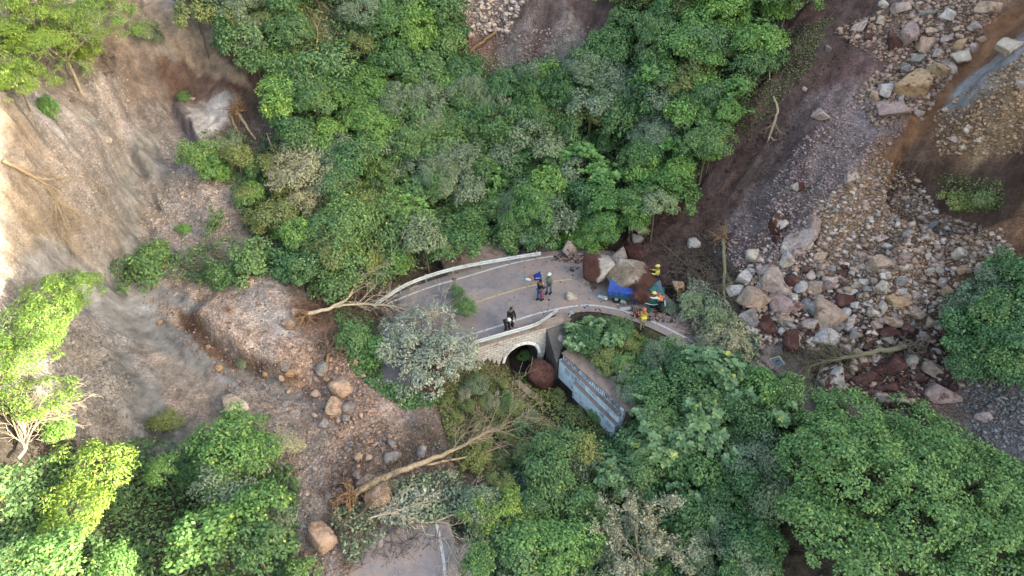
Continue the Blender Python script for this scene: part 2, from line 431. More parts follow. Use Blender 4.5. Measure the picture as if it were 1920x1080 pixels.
# ================================================================== THE SETTING
# colour survey of the bare ground (image x, image y, colour r g b, stoniness 0..1)
GC = [
 (30,230,150,120,92,.1),(60,400,166,140,118,.2),(20,500,170,150,135,.3),(20,620,170,152,140,.3),(130,180,146,126,114,.2),(140,260,160,146,142,.35),(200,200,158,142,138,.3),
 (120,330,158,142,136,.3),(190,330,162,148,140,.3),(160,420,156,138,130,.3),(230,420,140,126,112,.2),(260,330,148,140,130,.0),(300,290,142,134,124,.0),(240,460,130,120,112,.0),
 (210,500,128,122,116,.0),(330,330,170,154,144,.7),(330,420,168,152,144,.6),(400,350,172,148,132,.8),(420,440,150,128,116,.6),(260,150,140,110,92,.2),(210,90,148,116,90,.2),
 (300,90,150,126,110,.1),(380,120,128,100,84,.1),(300,170,116,90,78,.1),(430,150,96,72,60,.1),(480,180,98,74,62,.1),(330,40,176,154,132,.1),(270,40,138,104,82,.1),
 (380,60,150,124,104,.1),(400,220,176,166,162,.2),(350,220,140,114,110,.2),(300,220,140,120,112,.3),(440,260,120,90,80,.5),(480,280,120,92,80,.5),
 (150,520,142,136,134,.1),(200,560,138,134,134,.0),(260,560,146,142,142,.1),(260,620,140,136,136,.0),(350,680,138,136,136,.0),(420,700,142,138,138,.0),(200,620,158,148,144,.6),
 (150,620,150,140,136,.6),(170,700,148,138,134,.7),(220,720,154,144,140,.7),(130,760,140,126,118,.6),(220,800,134,120,112,.6),(270,740,128,126,126,.0),(290,810,122,122,122,.0),
 (330,740,162,140,128,.5),(300,640,160,148,142,.5),(400,770,154,136,124,.3),(330,560,160,142,128,.7),(400,560,172,144,124,.8),(360,630,120,92,76,.4),(450,600,172,150,136,.7),
 (500,560,158,146,140,.7),(520,600,160,150,146,.4),(450,660,176,150,132,.7),(540,660,172,142,124,.8),(560,700,176,142,120,.8),(500,700,160,146,138,.8),(420,640,170,148,136,.7),
 (540,760,158,146,138,.5),(480,820,160,146,138,.6),(600,820,150,134,124,.8),(620,700,158,124,104,.7),(700,740,150,124,112,.6),(660,790,172,140,124,.6),(740,780,172,146,132,.5),
 (560,900,140,126,118,.7),(580,960,150,134,124,.5),(540,1020,146,132,124,.3),(650,880,120,98,88,.8),(720,850,152,130,118,.6),(800,820,126,106,92,.5),(640,960,116,94,84,.8),
 (700,960,122,98,86,.6),(760,1000,162,144,134,.3),(820,1040,164,148,140,.2),(800,950,120,102,90,.5),
 (590,590,110,82,68,.4),(640,640,96,70,58,.4),(700,560,110,94,80,.3),
 (600,40,176,140,116,.4),(640,60,140,106,90,.4),(580,90,110,80,70,.3),
 (900,20,160,136,128,.8),(960,40,110,92,86,.4),(1040,20,104,84,80,.2),(1100,20,92,74,72,.2),(1060,70,128,116,112,.6),(960,90,130,118,114,.7),(1000,120,118,100,94,.6),(920,100,116,90,78,.4),(880,60,120,84,70,.4),
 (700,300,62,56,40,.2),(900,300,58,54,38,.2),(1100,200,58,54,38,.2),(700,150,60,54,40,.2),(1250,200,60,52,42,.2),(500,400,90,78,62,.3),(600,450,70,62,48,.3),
 (1060,480,96,76,68,.4),(1180,440,90,70,60,.4),(1260,500,70,50,46,.4),(1300,450,74,54,50,.4),(1220,480,70,50,44,.3),(1240,560,74,54,48,.4),
 (1360,330,88,70,68,.3),(1340,400,84,66,62,.4),(1400,250,84,62,58,.2),(1450,180,82,60,56,.2),(1500,120,84,62,58,.2),(1560,60,92,68,64,.2),(1620,10,98,74,70,.3),(1470,300,96,78,76,.5),
 (1420,380,110,94,92,.7),(1400,460,98,80,76,.6),(1380,420,122,106,104,.8),(1520,230,104,86,84,.5),(1580,200,134,112,110,.8),(1620,220,148,128,128,.8),(1580,130,98,72,68,.4),(1650,120,118,90,86,.5),
 (1540,320,128,112,110,.8),(1600,290,140,124,124,.7),(1640,260,140,126,128,.3),(1500,420,106,88,84,.6),(1560,380,152,124,104,.9),(1620,350,160,126,100,1),(1680,400,160,130,108,1),(1600,440,140,112,96,1),
 (1660,300,132,96,72,.6),(1720,240,126,88,64,.1),(1780,170,124,86,62,.1),(1850,90,122,84,62,.1),(1900,40,116,80,60,.1),(1830,170,124,116,116,.1),(1880,130,140,132,132,.1),(1800,210,110,98,98,.1),
 (1760,80,120,90,76,.6),(1700,40,120,96,86,.7),(1860,20,132,100,80,.4),(1760,260,134,96,72,.4),(1820,230,146,110,82,.6),(1900,180,170,136,104,.6),(1880,260,150,112,82,.6),(1780,320,84,62,54,.2),
 (1840,320,80,58,50,.2),(1800,380,76,58,50,.2),(1880,350,74,52,44,.2),(1720,330,100,74,60,.3),(1750,430,150,116,92,.8),(1820,430,142,104,78,.6),(1880,430,130,92,68,.4),(1700,480,116,90,80,.7),  # opening entries carry the shade of the hollow as soil colour
 (1780,500,116,78,58,.5),(1840,490,120,84,64,.4),(1780,580,92,64,52,.3),(1800,640,74,54,46,.3),(1720,560,130,100,82,.8),(1740,640,124,96,82,.8),(1640,560,112,88,80,.8),(1600,620,92,72,66,.6),
 (1500,620,84,66,60,.6),(1640,660,84,62,54,.5),(1700,700,110,84,72,.8),(1600,710,88,62,54,.6),(1760,720,120,96,86,.7),(1840,760,104,98,96,.6),(1900,780,100,94,94,.6),(1880,820,104,98,98,.5),
 (1440,690,140,122,114,.3),(1500,720,138,120,112,.3),(1580,745,134,116,108,.3),(1400,650,104,88,82,.4),(1340,560,86,74,64,.4),(1300,620,108,96,88,.3),
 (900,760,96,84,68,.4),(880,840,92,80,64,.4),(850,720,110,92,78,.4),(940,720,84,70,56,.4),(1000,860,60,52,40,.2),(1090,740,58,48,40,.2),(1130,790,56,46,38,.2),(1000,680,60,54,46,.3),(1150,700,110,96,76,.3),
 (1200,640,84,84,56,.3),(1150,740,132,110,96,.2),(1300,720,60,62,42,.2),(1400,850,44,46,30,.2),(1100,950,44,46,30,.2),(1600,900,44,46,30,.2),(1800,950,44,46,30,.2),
 (100,900,96,80,66,.3),(250,900,80,66,54,.3),(40,820,90,76,64,.3),(350,950,80,68,56,.3),(430,880,90,78,66,.3),(200,1040,70,60,48,.3),(1010,480,128,116,108,.4),
]
GA = np.array(GC, float)
GP = hit(GA[:, 0], GA[:, 1])[:, :2]
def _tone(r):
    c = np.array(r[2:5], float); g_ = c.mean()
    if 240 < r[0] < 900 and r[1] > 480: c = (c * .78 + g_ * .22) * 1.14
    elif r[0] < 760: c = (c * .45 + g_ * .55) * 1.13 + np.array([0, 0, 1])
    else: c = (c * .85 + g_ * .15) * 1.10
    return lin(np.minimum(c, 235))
GL = np.array([_tone(r) for r in GA])
PATCH = [
 ([(250,255),(320,262),(348,300),(310,350),(270,410),(246,470),(300,500),(195,505),(214,470),(236,430),(242,380),(228,330)], (134,131,128), 0, .92),
 ([(185,500),(250,500),(330,540),(420,590),(350,585),(300,565),(250,575),(185,560)], (146,144,142), 0, .85),
 ([(185,560),(260,590),(360,620),(470,690),(580,740),(540,760),(440,715),(330,665),(230,630),(190,600)], (136,134,133), 0, .92),
 ([(205,640),(240,660),(260,700),(305,740),(325,830),(272,842),(250,790),(216,720)], (122,121,121), 0, .95),
 ([(328,575),(366,580),(400,638),(450,668),(560,700),(570,722),(450,692),(390,668),(345,622)], (116,88,72), .2, .9),
 ([(290,110),(420,60),(508,182),(500,192),(430,170),(330,192),(300,150)], (112,86,74), .15, .8),
 ([(205,-20),(285,-20),(420,108),(484,172),(440,152),(330,92),(255,50)], (172,150,130), .1, .8),
 ([(352,200),(402,196),(428,226),(382,278),(364,240)], (188,180,176), .1, .9),
 ([(60,330),(120,250),(190,190),(236,200),(222,330),(200,430),(140,430),(90,380)], (168,156,150), .35, .6),
 ([(262,330),(330,330),(430,360),(450,420),(300,440),(262,420)], (176,164,156), .8, .5),
 ([(250,640),(330,670),(450,730),(560,790),(520,830),(400,790),(310,730)], (172,156,144), .4, .6),
 ([(560,770),(640,760),(780,800),(800,850),(640,860),(560,830)], (176,154,138), .4, .6),
 ([(0,330),(60,340),(70,470),(0,500)], (186,166,144), .2, .6),  # sandy bank at the left edge, its sunlit cream painted into the soil
 ([(0,520),(110,560),(180,620),(190,700),(120,680),(0,640)], (172,160,150), .5, .5),
 ([(205,430),(226,440),(232,480),(208,500),(196,470)], (112,100,92), .1, .7),
 ([(1350,350),(1480,110),(1600,-20),(1690,-20),(1600,60),(1500,190),(1420,330),(1360,420),(1290,500),(1230,550),(1200,470),(1290,400)], (106,85,79), .25, .8),
 ([(1772,208),(1798,160),(1850,120),(1900,106),(1918,118),(1862,162),(1802,212)], (150,146,146), .05, .95),
 ([(1925,60),(1925,5),(1870,30),(1800,120),(1750,190),(1700,240),(1652,290),(1664,330),(1686,350),(1688,300),(1720,262),(1770,216),(1800,152),(1860,100)], (142,102,74), .05, .9),
 ([(1697,268),(1690,320),(1720,372),(1790,405),(1880,418),(1915,380),(1925,310),(1850,300),(1790,298),(1730,318)], (98,76,66), .2, .85),  # hollow under the lip: its shade is put into the soil colour
 ([(1560,420),(1640,330),(1700,370),(1760,410),(1700,440),(1640,430),(1600,470)], (170,134,104), 1, .6),
 ([(1780,540),(1840,480),(1900,490),(1830,560),(1800,700),(1770,640)], (96,70,58), .2, .7),
 ([(930,628),(1000,604),(1050,585),(1075,600),(1050,606),(980,628),(900,656)], (168,140,126), .5, .8),
]
def ground_colour(x, y):
    n1 = fbm(x * .35, y * .35, 4, 70); n2 = fbm(x * .35, y * .35, 4, 80)
    # streaks follow the fall line on each flank
    left = x < 0
    u = np.where(left, x * .66 + y * .75, x * .72 - y * .69); v = np.where(left, -x * .75 + y * .66, x * .69 + y * .72)
    s = fbm(u * 1.3, v * .18, 4, 90)
    X = x + n1 * 1.3; Y = y + n2 * 1.3
    out = np.zeros(x.shape + (4,)); xf, yf = X.ravel(), Y.ravel(); o = out.reshape(-1, 4)
    src = np.hstack([GL, GA[:, 5:6]])
    for k in range(0, len(xf), 20000):
        D = np.hypot(xf[k:k+20000, None] - GP[None, :, 0], yf[k:k+20000, None] - GP[None, :, 1])
        W = 1 / (D ** 5 + .03)
        o[k:k+20000] = (W @ src) / W.sum(1, keepdims=True)
    # sheets of mud, slabs and strips of bare earth, plus painted sun and hollow shade, with own edges
    wx = x + .35 * fbm(x * 1.1, y * 1.1, 4, 71); wy = y + .35 * fbm(x * 1.1, y * 1.1, 4, 81)
    for poly, c, st, a in PATCH:
        P = hit([p[0] for p in poly], [p[1] for p in poly])[:, :2]
        lo, hi_ = P.min(0) - 1, P.max(0) + 1
        sel = (x > lo[0]) & (x < hi_[0]) & (y > lo[1]) & (y < hi_[1])
        m = np.zeros(x.shape)
        for ox, oy in ((0, 0), (.12, .05), (-.1, .1), (.03, -.13)): m[sel] += .25 * in_poly(wx[sel] + ox, wy[sel] + oy, [tuple(q) for q in P])
        m = (m * a)[..., None]; out[:] = out * (1 - m) + np.array([*lin(c), st]) * m
    out[..., :3] *= (1 + 0.34 * s + .34 * fbm(x * 1.6, y * 1.6, 4, 95) + .34 * fbm(x * 4.6, y * 4.6, 2, 97))[..., None]
    return out
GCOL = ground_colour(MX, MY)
hillmask = sstep(38, 52, MX) 
GCOL[..., :3] = GCOL[..., :3] * (1 - hillmask[..., None]) + np.array(lin((96, 100, 70))) * hillmask[..., None]

def ground_material():
    m, nt, b = newmat("ground_soil", .95, .15)
    tc = N(nt, "ShaderNodeTexCoord").outputs["Object"]
    at = N(nt, "ShaderNodeVertexColor", layer_name="soil")
    n1 = noise(nt, tc, 1.3, 8, .7); n2 = noise(nt, tc, 9, 6, .75)
    v1 = N(nt, "ShaderNodeTexVoronoi"); v1.inputs["Scale"].default_value = 7.0; nt.links.new(tc, v1.inputs["Vector"]); v1.inputs["Randomness"].default_value = 1
    v2 = N(nt, "ShaderNodeTexVoronoi"); v2.inputs["Scale"].default_value = 17.0; nt.links.new(tc, v2.inputs["Vector"])
    base = mix(nt, 1.0, at.outputs[0], ramp(nt, [(.33, (.68,)*3), (.5, (1.0,)*3), (.67, (1.32,)*3)], n1.outputs[0]).outputs[0], 'MULTIPLY')
    grit = mix(nt, 1.0, base, ramp(nt, [(.36, (.66,)*3), (.5, (1,)*3), (.64, (1.34,)*3)], n2.outputs[0]).outputs[0], 'MULTIPLY')
    gf = N(nt, "ShaderNodeMapRange"); nt.links.new(at.outputs[1], gf.inputs[0]); gf.inputs[1].default_value = 0; gf.inputs[2].default_value = .3; gf.inputs[3].default_value = .18; gf.inputs[4].default_value = 1
    base = mix(nt, gf.outputs[0], base, grit)
    # pebbles: each cell its own value, masked by stoniness
    peb = ramp(nt, [(0, (.6,)*3), (.5, (1.0,)*3), (1, (1.5,)*3)], N(nt, "ShaderNodeSeparateColor").outputs[0]);
    sepn = peb.inputs[0].links[0].from_node; nt.links.new(v1.outputs["Color"], sepn.inputs[0])
    pebc = mix(nt, 1.0, base, peb.outputs[0], 'MULTIPLY')
    base = mix(nt, math_(nt, 'MULTIPLY', at.outputs[1], .8), base, pebc)
    sep2 = N(nt, "ShaderNodeSeparateColor"); nt.links.new(v2.outputs["Color"], sep2.inputs[0])
    pebc2 = mix(nt, 1.0, base, ramp(nt, [(0, (.6,)*3), (1, (1.45,)*3)], sep2.outputs[1]).outputs[0], 'MULTIPLY')
    base = mix(nt, math_(nt, 'MULTIPLY', at.outputs[1], .8), base, pebc2)
    base = mix(nt, 1.0, base, (ALB, ALB, ALB), 'MULTIPLY')
    nt.links.new(base, b.inputs["Base Color"])
    h = math_(nt, 'ADD', math_(nt, 'MULTIPLY', math_(nt, 'SUBTRACT', 1, v1.outputs["Distance"]), at.outputs[1]), math_(nt, 'MULTIPLY', math_(nt, 'MULTIPLY', n2.outputs[0], .8), gf.outputs[0]))
    h = math_(nt, 'ADD', h, n1.outputs[0])
    bump(nt, b, h, 1.0, .2)
    return m
M_SOIL = ground_material()
nx, ny = MX.shape
idx = np.arange(nx * ny).reshape(nx, ny)
F = np.stack([idx[:-1, :-1], idx[1:, :-1], idx[1:, 1:], idx[:-1, 1:]], -1).reshape(-1, 4)
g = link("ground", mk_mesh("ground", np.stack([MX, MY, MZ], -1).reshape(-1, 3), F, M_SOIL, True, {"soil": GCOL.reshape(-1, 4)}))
tag(g, kind="structure")

# ---------------- road
def road_material():
    m, nt, b = newmat("asphalt", .85, .3)
    tc = N(nt, "ShaderNodeTexCoord").outputs["Object"]
    n1 = noise(nt, tc, .55, 6, .65); n2 = noise(nt, tc, 26, 3, .6); n3 = noise(nt, tc, 3, 5, .6)
    a = ramp(nt, [(.35, lin((134, 131, 136))), (.52, lin((150, 145, 147))), (.7, lin((174, 160, 152)))], n1.outputs[0]).outputs[0]
    a = mix(nt, 1, a, ramp(nt, [(.3, (.8,)*3), (.7, (1.15,)*3)], n2.outputs[0]).outputs[0], 'MULTIPLY')
    a = mix(nt, 1, a, ramp(nt, [(.3, (.86,)*3), (.5, (1,)*3), (.7, (1.12,)*3)], n3.outputs[0]).outputs[0], 'MULTIPLY')
    # earth spread over it: world mask, thick towards the fallen rock on the right
    sx = N(nt, "ShaderNodeSeparateXYZ"); nt.links.new(tc, sx.inputs[0])
    mr = N(nt, "ShaderNodeMapRange"); nt.links.new(sx.outputs[0], mr.inputs[0]); mr.inputs[1].default_value = -7; mr.inputs[2].default_value = 5
    my = N(nt, "ShaderNodeMapRange"); nt.links.new(sx.outputs[1], my.inputs[0]); my.inputs[1].default_value = 22; my.inputs[2].default_value = 18; my.inputs[3].default_value = 0; my.inputs[4].default_value = .55
    f = math_(nt, 'MULTIPLY', math_(nt, 'MAXIMUM', mr.outputs[0], my.outputs[0]), ramp(nt, [(.32, (0,)*3), (.56, (1,)*3)], noise(nt, tc, 1.1, 6, .7).outputs[0]).outputs[0])
    a = mix(nt, math_(nt, 'MULTIPLY', f, .88), a, lin((178, 152, 138)))
    # cracks
    v = N(nt, "ShaderNodeTexVoronoi", feature='DISTANCE_TO_EDGE'); v.inputs["Scale"].default_value = .38
    vm = mix(nt, .25, tc, noise(nt, tc, 1.5, 3).outputs["Color"], 'ADD'); nt.links.new(vm, v.inputs["Vector"])
    cr = ramp(nt, [(0, (1,)*3), (.006, (0,)*3)], v.outputs["Distance"]).outputs[0]
    a = mix(nt, math_(nt, 'MULTIPLY', cr, .35), a, lin((70, 66, 66)))
    a = mix(nt, 1, a, (ALB*.9,)*3, 'MULTIPLY')
    nt.links.new(a, b.inputs["Base Color"]); bump(nt, b, n2.outputs[0], .3, .02)
    return m
M_ROAD = road_material()
def offset_line(P, off):
    T = np.gradient(P, axis=0); T /= np.linalg.norm(T, axis=1)[:, None]
    return P + np.stack([-T[:, 1], T[:, 0]], -1) * off
def strip(name, P, a, b_, z, mat, parent=None, seg=None, cols=1):
    i0, i1 = seg if seg else (0, len(P))
    L = [offset_line(P, a + (b_ - a) * k / cols)[i0:i1] for k in range(cols + 1)]
    n = len(L[0]); V = np.concatenate([np.column_stack([l, np.full(n, z)]) for l in L])
    F = np.array([[k*n + i, k*n + i + 1, (k+1)*n + i + 1, (k+1)*n + i] for k in range(cols) for i in range(n - 1)])
    return link(name, mk_mesh(name, V, F[:, ::-1] if a > b_ else F, mat), parent)
road = strip("road", ROAD, -3.3, 3.3, 0.0, M_ROAD, cols=4); tag(road, kind="structure")

def simple(name, col, rough=.8, spec=.3, var=.25, scale=3., bmp=0, metal=0, k=ALB, isl=0, grime=None):
    m, nt, b = newmat(name, rough, spec); b.inputs["Metallic"].default_value = metal
    tc = N(nt, "ShaderNodeTexCoord").outputs["Object"]
    c = lin(col); n = noise(nt, tc, scale, 6, .7)
    a = ramp(nt, [(.28, tuple(v * k * (1 - var) for v in c)), (.72, tuple(min(.95, v * k * (1 + var)) for v in c))], n.outputs[0]).outputs[0]
    if isl:
        gi = N(nt, "ShaderNodeNewGeometry")
        a = mix(nt, 1, a, ramp(nt, [(0, (1-isl,)*3), (1, (1+isl,)*3)], gi.outputs["Random Per Island"]).outputs[0], 'MULTIPLY')
    if grime:
        g2 = noise(nt, tc, scale * .6, 7, .75)
        a = mix(nt, ramp(nt, [(.5, (0,)*3), (.62, (1,)*3)], g2.outputs[0]).outputs[0], a, tuple(v * k for v in lin(grime)))
    nt.links.new(a, b.inputs["Base Color"])
    if bmp: bump(nt, b, n.outputs[0], .8, bmp)
    return m
M_PAINT = simple("road_paint_white", (214, 210, 206), .8, .2, .12, 8, grime=(158, 148, 142))
M_YEL = simple("road_paint_yellow", (206, 180, 128), .8, .2, .15, 8, grime=(160, 148, 138))
mk = strip("edge_line", ROAD, 2.62, 2.76, .006, M_PAINT); tag(mk, kind="structure")
mk = strip("edge_line", ROAD, -2.76, -2.62, .006, M_PAINT); tag(mk, kind="structure")
mk = strip("centre_line", ROAD, -.06, .06, .006, M_YEL, seg=(66, 122)); tag(mk, kind="structure")
# ================================================================== ROCKS
def ico(sub):
    import bmesh
    bm = bmesh.new(); bmesh.ops.create_icosphere(bm, subdivisions=sub, radius=1)
    V = np.array([v.co[:] for v in bm.verts]); F = np.array([[v.index for v in f.verts] for f in bm.faces]); bm.free()
    return V / np.linalg.norm(V, axis=1)[:, None], F
ICO = {k: ico(k) for k in (1, 2, 3, 4, 5)}
def rock_shape(rng, sub=4, planes=14, p=26, rough=.05, round_=0.0):
    D, F = ICO[sub]
    Q = np.linalg.qr(rng.normal(size=(3, 3)))[0]
    n = np.vstack([Q, -Q, rng.normal(size=(max(2, planes - 6), 3))]); n[:6] += rng.normal(size=(6, 3)) * .22; n /= np.linalg.norm(n, axis=1)[:, None]
    d = np.concatenate([rng.uniform(.42, .9, 6), rng.uniform(.72, 1.0, len(n) - 6)])
    q = np.maximum(D @ n.T, 1e-3) / d
    r = (q ** p).sum(1) ** (-1 / p); r = np.clip(r, .3, 1.5)
    r = r * (1 - round_) + .85 * round_
    off = rng.uniform(0, 90)
    nz = fbm(D[:, 0] * 2.2 + D[:, 2] * 1.3 + off, D[:, 1] * 2.2 - D[:, 2] * 1.7, 4, 3)
    n2 = vnoise(D[:, 0] * 9 + D[:, 2] * 5 + off, D[:, 1] * 9 - D[:, 2] * 6, 8)
    r = r * (1 + rough * 1.6 * nz + rough * .5 * n2)
    return D * r[:, None], F

def rock_material(name, fresh, soil, cover, lump=.5, extra=None, dirn=None, scl=1.0):
    """fresh face colour, soil colour, cover 0..1 of soil"""
    m, nt, b = newmat(name, .9, .2)
    tc = N(nt, "ShaderNodeTexCoord").outputs["Object"]
    oi = N(nt, "ShaderNodeObjectInfo")
    add = N(nt, "ShaderNodeVectorMath", operation='ADD'); nt.links.new(tc, add.inputs[0])
    sc = N(nt, "ShaderNodeVectorMath", operation='SCALE'); cmb = N(nt, "ShaderNodeCombineXYZ")
    for i in range(3): nt.links.new(oi.outputs["Random"], cmb.inputs[i])
    nt.links.new(cmb.outputs[0], sc.inputs[0]); sc.inputs["Scale"].default_value = 37; nt.links.new(sc.outputs[0], add.inputs[1])
    vec = add.outputs[0]
    n1 = noise(nt, vec, .8 * scl + .5, 7, .68); n2 = noise(nt, vec, 5, 8, .75); n3 = noise(nt, vec, 1.7, 6, .6)
    f = tuple(v * ALB for v in lin(fresh)); s = tuple(v * ALB for v in lin(soil))
    a = ramp(nt, [(.3, tuple(v * .62 for v in f)), (.5, f), (.72, tuple(min(.9, v * 1.22) for v in f))], n3.outputs[0]).outputs[0]
    a = mix(nt, ramp(nt, [(.5, (0,)*3), (.75, (1,)*3)], noise(nt, vec, 1.1, 4).outputs[0]).outputs[0], a, tuple(v * ALB for v in lin(extra or fresh)))
    lo = .72 - .45 * cover
    src = n1.outputs[0]
    if dirn:
        dp = N(nt, "ShaderNodeVectorMath", operation='DOT_PRODUCT'); nt.links.new(tc, dp.inputs[0]); dp.inputs[1].default_value = dirn
        src = math_(nt, 'ADD', math_(nt, 'MULTIPLY', n1.outputs[0], .7), math_(nt, 'ADD', dp.outputs["Value"], .15))
    mk_ = ramp(nt, [(lo, (0,)*3), (lo + .05, (1,)*3)], math_(nt, 'ADD', src, math_(nt, 'MULTIPLY', math_(nt, 'SUBTRACT', n2.outputs[0], .5), .22))).outputs[0]
    a = mix(nt, mk_, a, s)
    a = mix(nt, 1, a, ramp(nt, [(.3, (.55,)*3), (.5, (1,)*3), (.7, (1.35,)*3)], n2.outputs[0]).outputs[0], 'MULTIPLY')
    nt.links.new(a, b.inputs["Base Color"]); bump(nt, b, math_(nt, 'ADD', n2.outputs[0], n3.outputs[0]), 1.0, .16)
    return m
RM = {
 'cream': rock_material("rock_cream", (214, 196, 178), (156, 126, 108), .28, extra=(202, 184, 170)),
 'pale': rock_material("rock_pale", (200, 178, 168), (132, 100, 88), .35, extra=(180, 160, 152)),
 'white': rock_material("rock_white", (216, 204, 196), (160, 134, 122), .25, extra=(196, 182, 176)),
 'tan': rock_material("rock_tan", (202, 172, 150), (154, 122, 104), .3, extra=(168, 146, 134)),
 'orange': rock_material("rock_orange", (196, 160, 126), (120, 84, 60), .35, extra=(186, 164, 130)),
 'grey': rock_material("rock_grey", (160, 152, 148), (134, 116, 106), .3, extra=(144, 138, 136)),
 'red': rock_material("rock_red_brown", (120, 86, 78), (92, 60, 54), .6, extra=(110, 76, 68)),
 'half': rock_material("rock_red_and_white", (200, 188, 178), (96, 58, 48), .56, extra=(180, 166, 154)),
 'pale_right': rock_material("rock_red_with_pale_right", (204, 192, 180), (112, 74, 64), .5, extra=(186, 176, 168), dirn=(-.42, .1, .0)),
 'scarred': rock_material("rock_scarred_big", (150, 132, 114), (100, 68, 58), .5, extra=(214, 208, 200), dirn=(.2, -.1, -.3)),
 'pink': rock_material("rock_pink", (188, 160, 152), (128, 90, 80), .35, extra=(172, 146, 138)),
}
ADJ = {'cream': 'cream coloured', 'pale': 'pale', 'white': 'whitish', 'tan': 'tan', 'orange': 'yellowish brown', 'grey': 'grey', 'red': 'red-brown soil-covered',
       'half': 'red-brown and white', 'pink': 'pinkish grey'}
WARM = {'tan': 'tan', 'pale': 'pale'}
LAB = []          # objects whose labels are told apart by place at the end: (object, px, py, phrase, zone phrase)
def boulder(px, py, wpx, hpx, col, seed, phrase=None, zone='', sub=4, rnd=0.0, sink=.22, aspect=None, group=None, label=None, cat="boulder", name="boulder", planes=None, rz=None, tilt=None, lift=0.0, zc=None, back=0.0):
    rng = np.random.RandomState(seed)
    p = hit1(px, py + hpx * .28)                          # a point low on the rock's front
    p = p + np.array([0, back, 0]); s = scale_at(p)
    W = wpx * s * .5 * 1.08; Hh = hpx * s * .5
    V, F = rock_shape(rng, sub, planes or rng.randint(8, 11), 90, .05, rnd)
    V /= np.abs(V).max(0)
    dz = Hh * (1.02 if aspect is None else aspect); dy = max(Hh * 1.15, W * .62)
    a = rng.uniform(-.5, .5) if rz is None else rz
    Rm = np.array(Matrix.Rotation(a, 3, 'Z') @ Matrix.Rotation(rng.uniform(-.55, .55) if tilt is None else tilt, 3, 'Y'))
    V = (V @ np.array(Matrix.Rotation(rng.uniform(0, 6), 3, 'Z')).T); V /= np.abs(V).max(0)
    V = V * np.array([W, dy, dz]); V = V @ Rm.T
    zg = float(ground_z(p[0], p[1] + dy * .35))
    c = np.array([p[0], p[1] + dy * .35, zg + dz * (1 - 2 * sink) + lift])
    if zc is not None: c = np.array(at_z(px, py, zc))
    # put the centre on the line of sight of the photograph's centre, at that depth
    d = ray(px, py); t = c[1] / d[1]; c[0] = d[0] * t if zc is None else c[0]; c[2] = max(c[2] - .4*Hh, min(CAM_H + d[2] * t, c[2] + .5 * Hh)) if zc is None else c[2]
    o = link(name, mk_mesh(name, V, F, RM[col], rnd > .25), None, tuple(c))
    if label: tag(o, label, cat, group)
    else:
        tag(o, None, cat, group); LAB.append((o, px, py, phrase or ADJ[col] + ' boulder', zone))
    return o
ZR1 = 'in the rockfall heap right of the crushed truck'
ZR2 = 'on the upper scree at the top right'
ZR3 = 'among red-brown blocks below the grey fallen trunk'
ZL = 'on the left debris fan'
BR = [
 # rockfall heap
 (1498,456,70,38,'pale'),(1480,480,32,26,'white'),(1395,522,34,32,'white'),(1380,545,36,27,'white'),(1446,524,84,58,'pale'),(1413,558,58,50,'tan'),
 (1469,571,70,38,'pink'),(1402,596,42,34,'grey'),(1552,588,62,54,'tan'),(1519,610,46,32,'pale'),(1552,634,60,44,'white'),(1484,643,42,42,'red'),(1439,610,46,46,'red'),
 (1466,600,36,22,'tan'),(1410,621,24,17,'cream'),(1423,647,32,18,'pink'),(1647,493,54,38,'tan'),(1682,563,50,26,'orange'),(1691,526,32,20,'grey'),(1691,547,24,17,'white'),
 (1624,530,24,18,'cream'),(1602,573,18,16,'white'),(1628,570,28,12,'white'),(1699,502,20,17,'cream'),(1802,478,24,26,'cream'),(1806,508,26,20,'orange'),(1836,504,16,24,'cream'),
 (1776,549,20,24,'orange'),(1760,506,20,16,'cream'),(1741,427,34,14,'grey'),(1558,528,36,18,'pale'),(1528,538,32,26,'tan'),(1717,591,32,18,'tan'),(1669,606,42,26,'tan'),
 (1669,624,36,26,'red'),(1599,625,26,26,'grey'),(1569,612,32,28,'grey'),(1606,630,20,26,'orange'),(1458,418,34,46,'half'),(1524,421,24,36,'pink'),(1302,456,28,28,'white'),
 (1513,572,26,22,'grey'),(1536,560,22,18,'pale'),(1580,556,18,14,'tan'),(1500,540,28,24,'white'),(1520,520,24,20,'pale'),(1488,560,20,18,'white'),(1560,504,20,16,'grey'),
 (1600,505,20,14,'tan'),(1540,500,18,14,'pink'),(1655,540,26,30,'cream'),(1655,575,14,26,'cream'),(1645,590,18,14,'pale'),(1700,440,22,14,'grey'),(1650,448,30,14,'pink'),
 (1720,470,22,14,'tan'),(1740,480,16,12,'cream'),(1620,480,18,14,'tan'),(1590,545,18,14,'orange'),(1612,555,16,14,'tan'),(1575,520,16,12,'tan'),(1632,505,18,14,'tan'),
 (1700,620,36,24,'red'),(1625,650,26,20,'red'),(1595,600,18,14,'cream'),(1640,612,22,16,'tan'),(1745,640,20,14,'tan'),(1760,660,24,14,'cream'),(1735,690,26,16,'orange'),
]
BR3 = [(1558,711,60,58,'half'),(1617,711,64,38,'red'),(1640,697,34,24,'red'),(1600,692,22,20,'tan'),(1674,685,58,36,'red'),(1711,677,36,28,'cream'),(1669,729,32,20,'red'),
 (1654,746,40,26,'pale'),(1697,752,32,20,'tan'),(1762,736,74,42,'pink'),(1727,712,36,18,'red'),(1749,696,44,30,'tan'),(1802,722,15,12,'pale'),(1645,715,20,14,'orange'),
 (1690,712,26,18,'red'),(1620,675,20,14,'tan'),(1650,668,22,14,'pale'),(1640,742,18,12,'grey'),(1846,780,30,22,'pale'),(1855,760,14,10,'grey'),(1625,735,22,12,'red'),(1720,735,20,12,'red')]
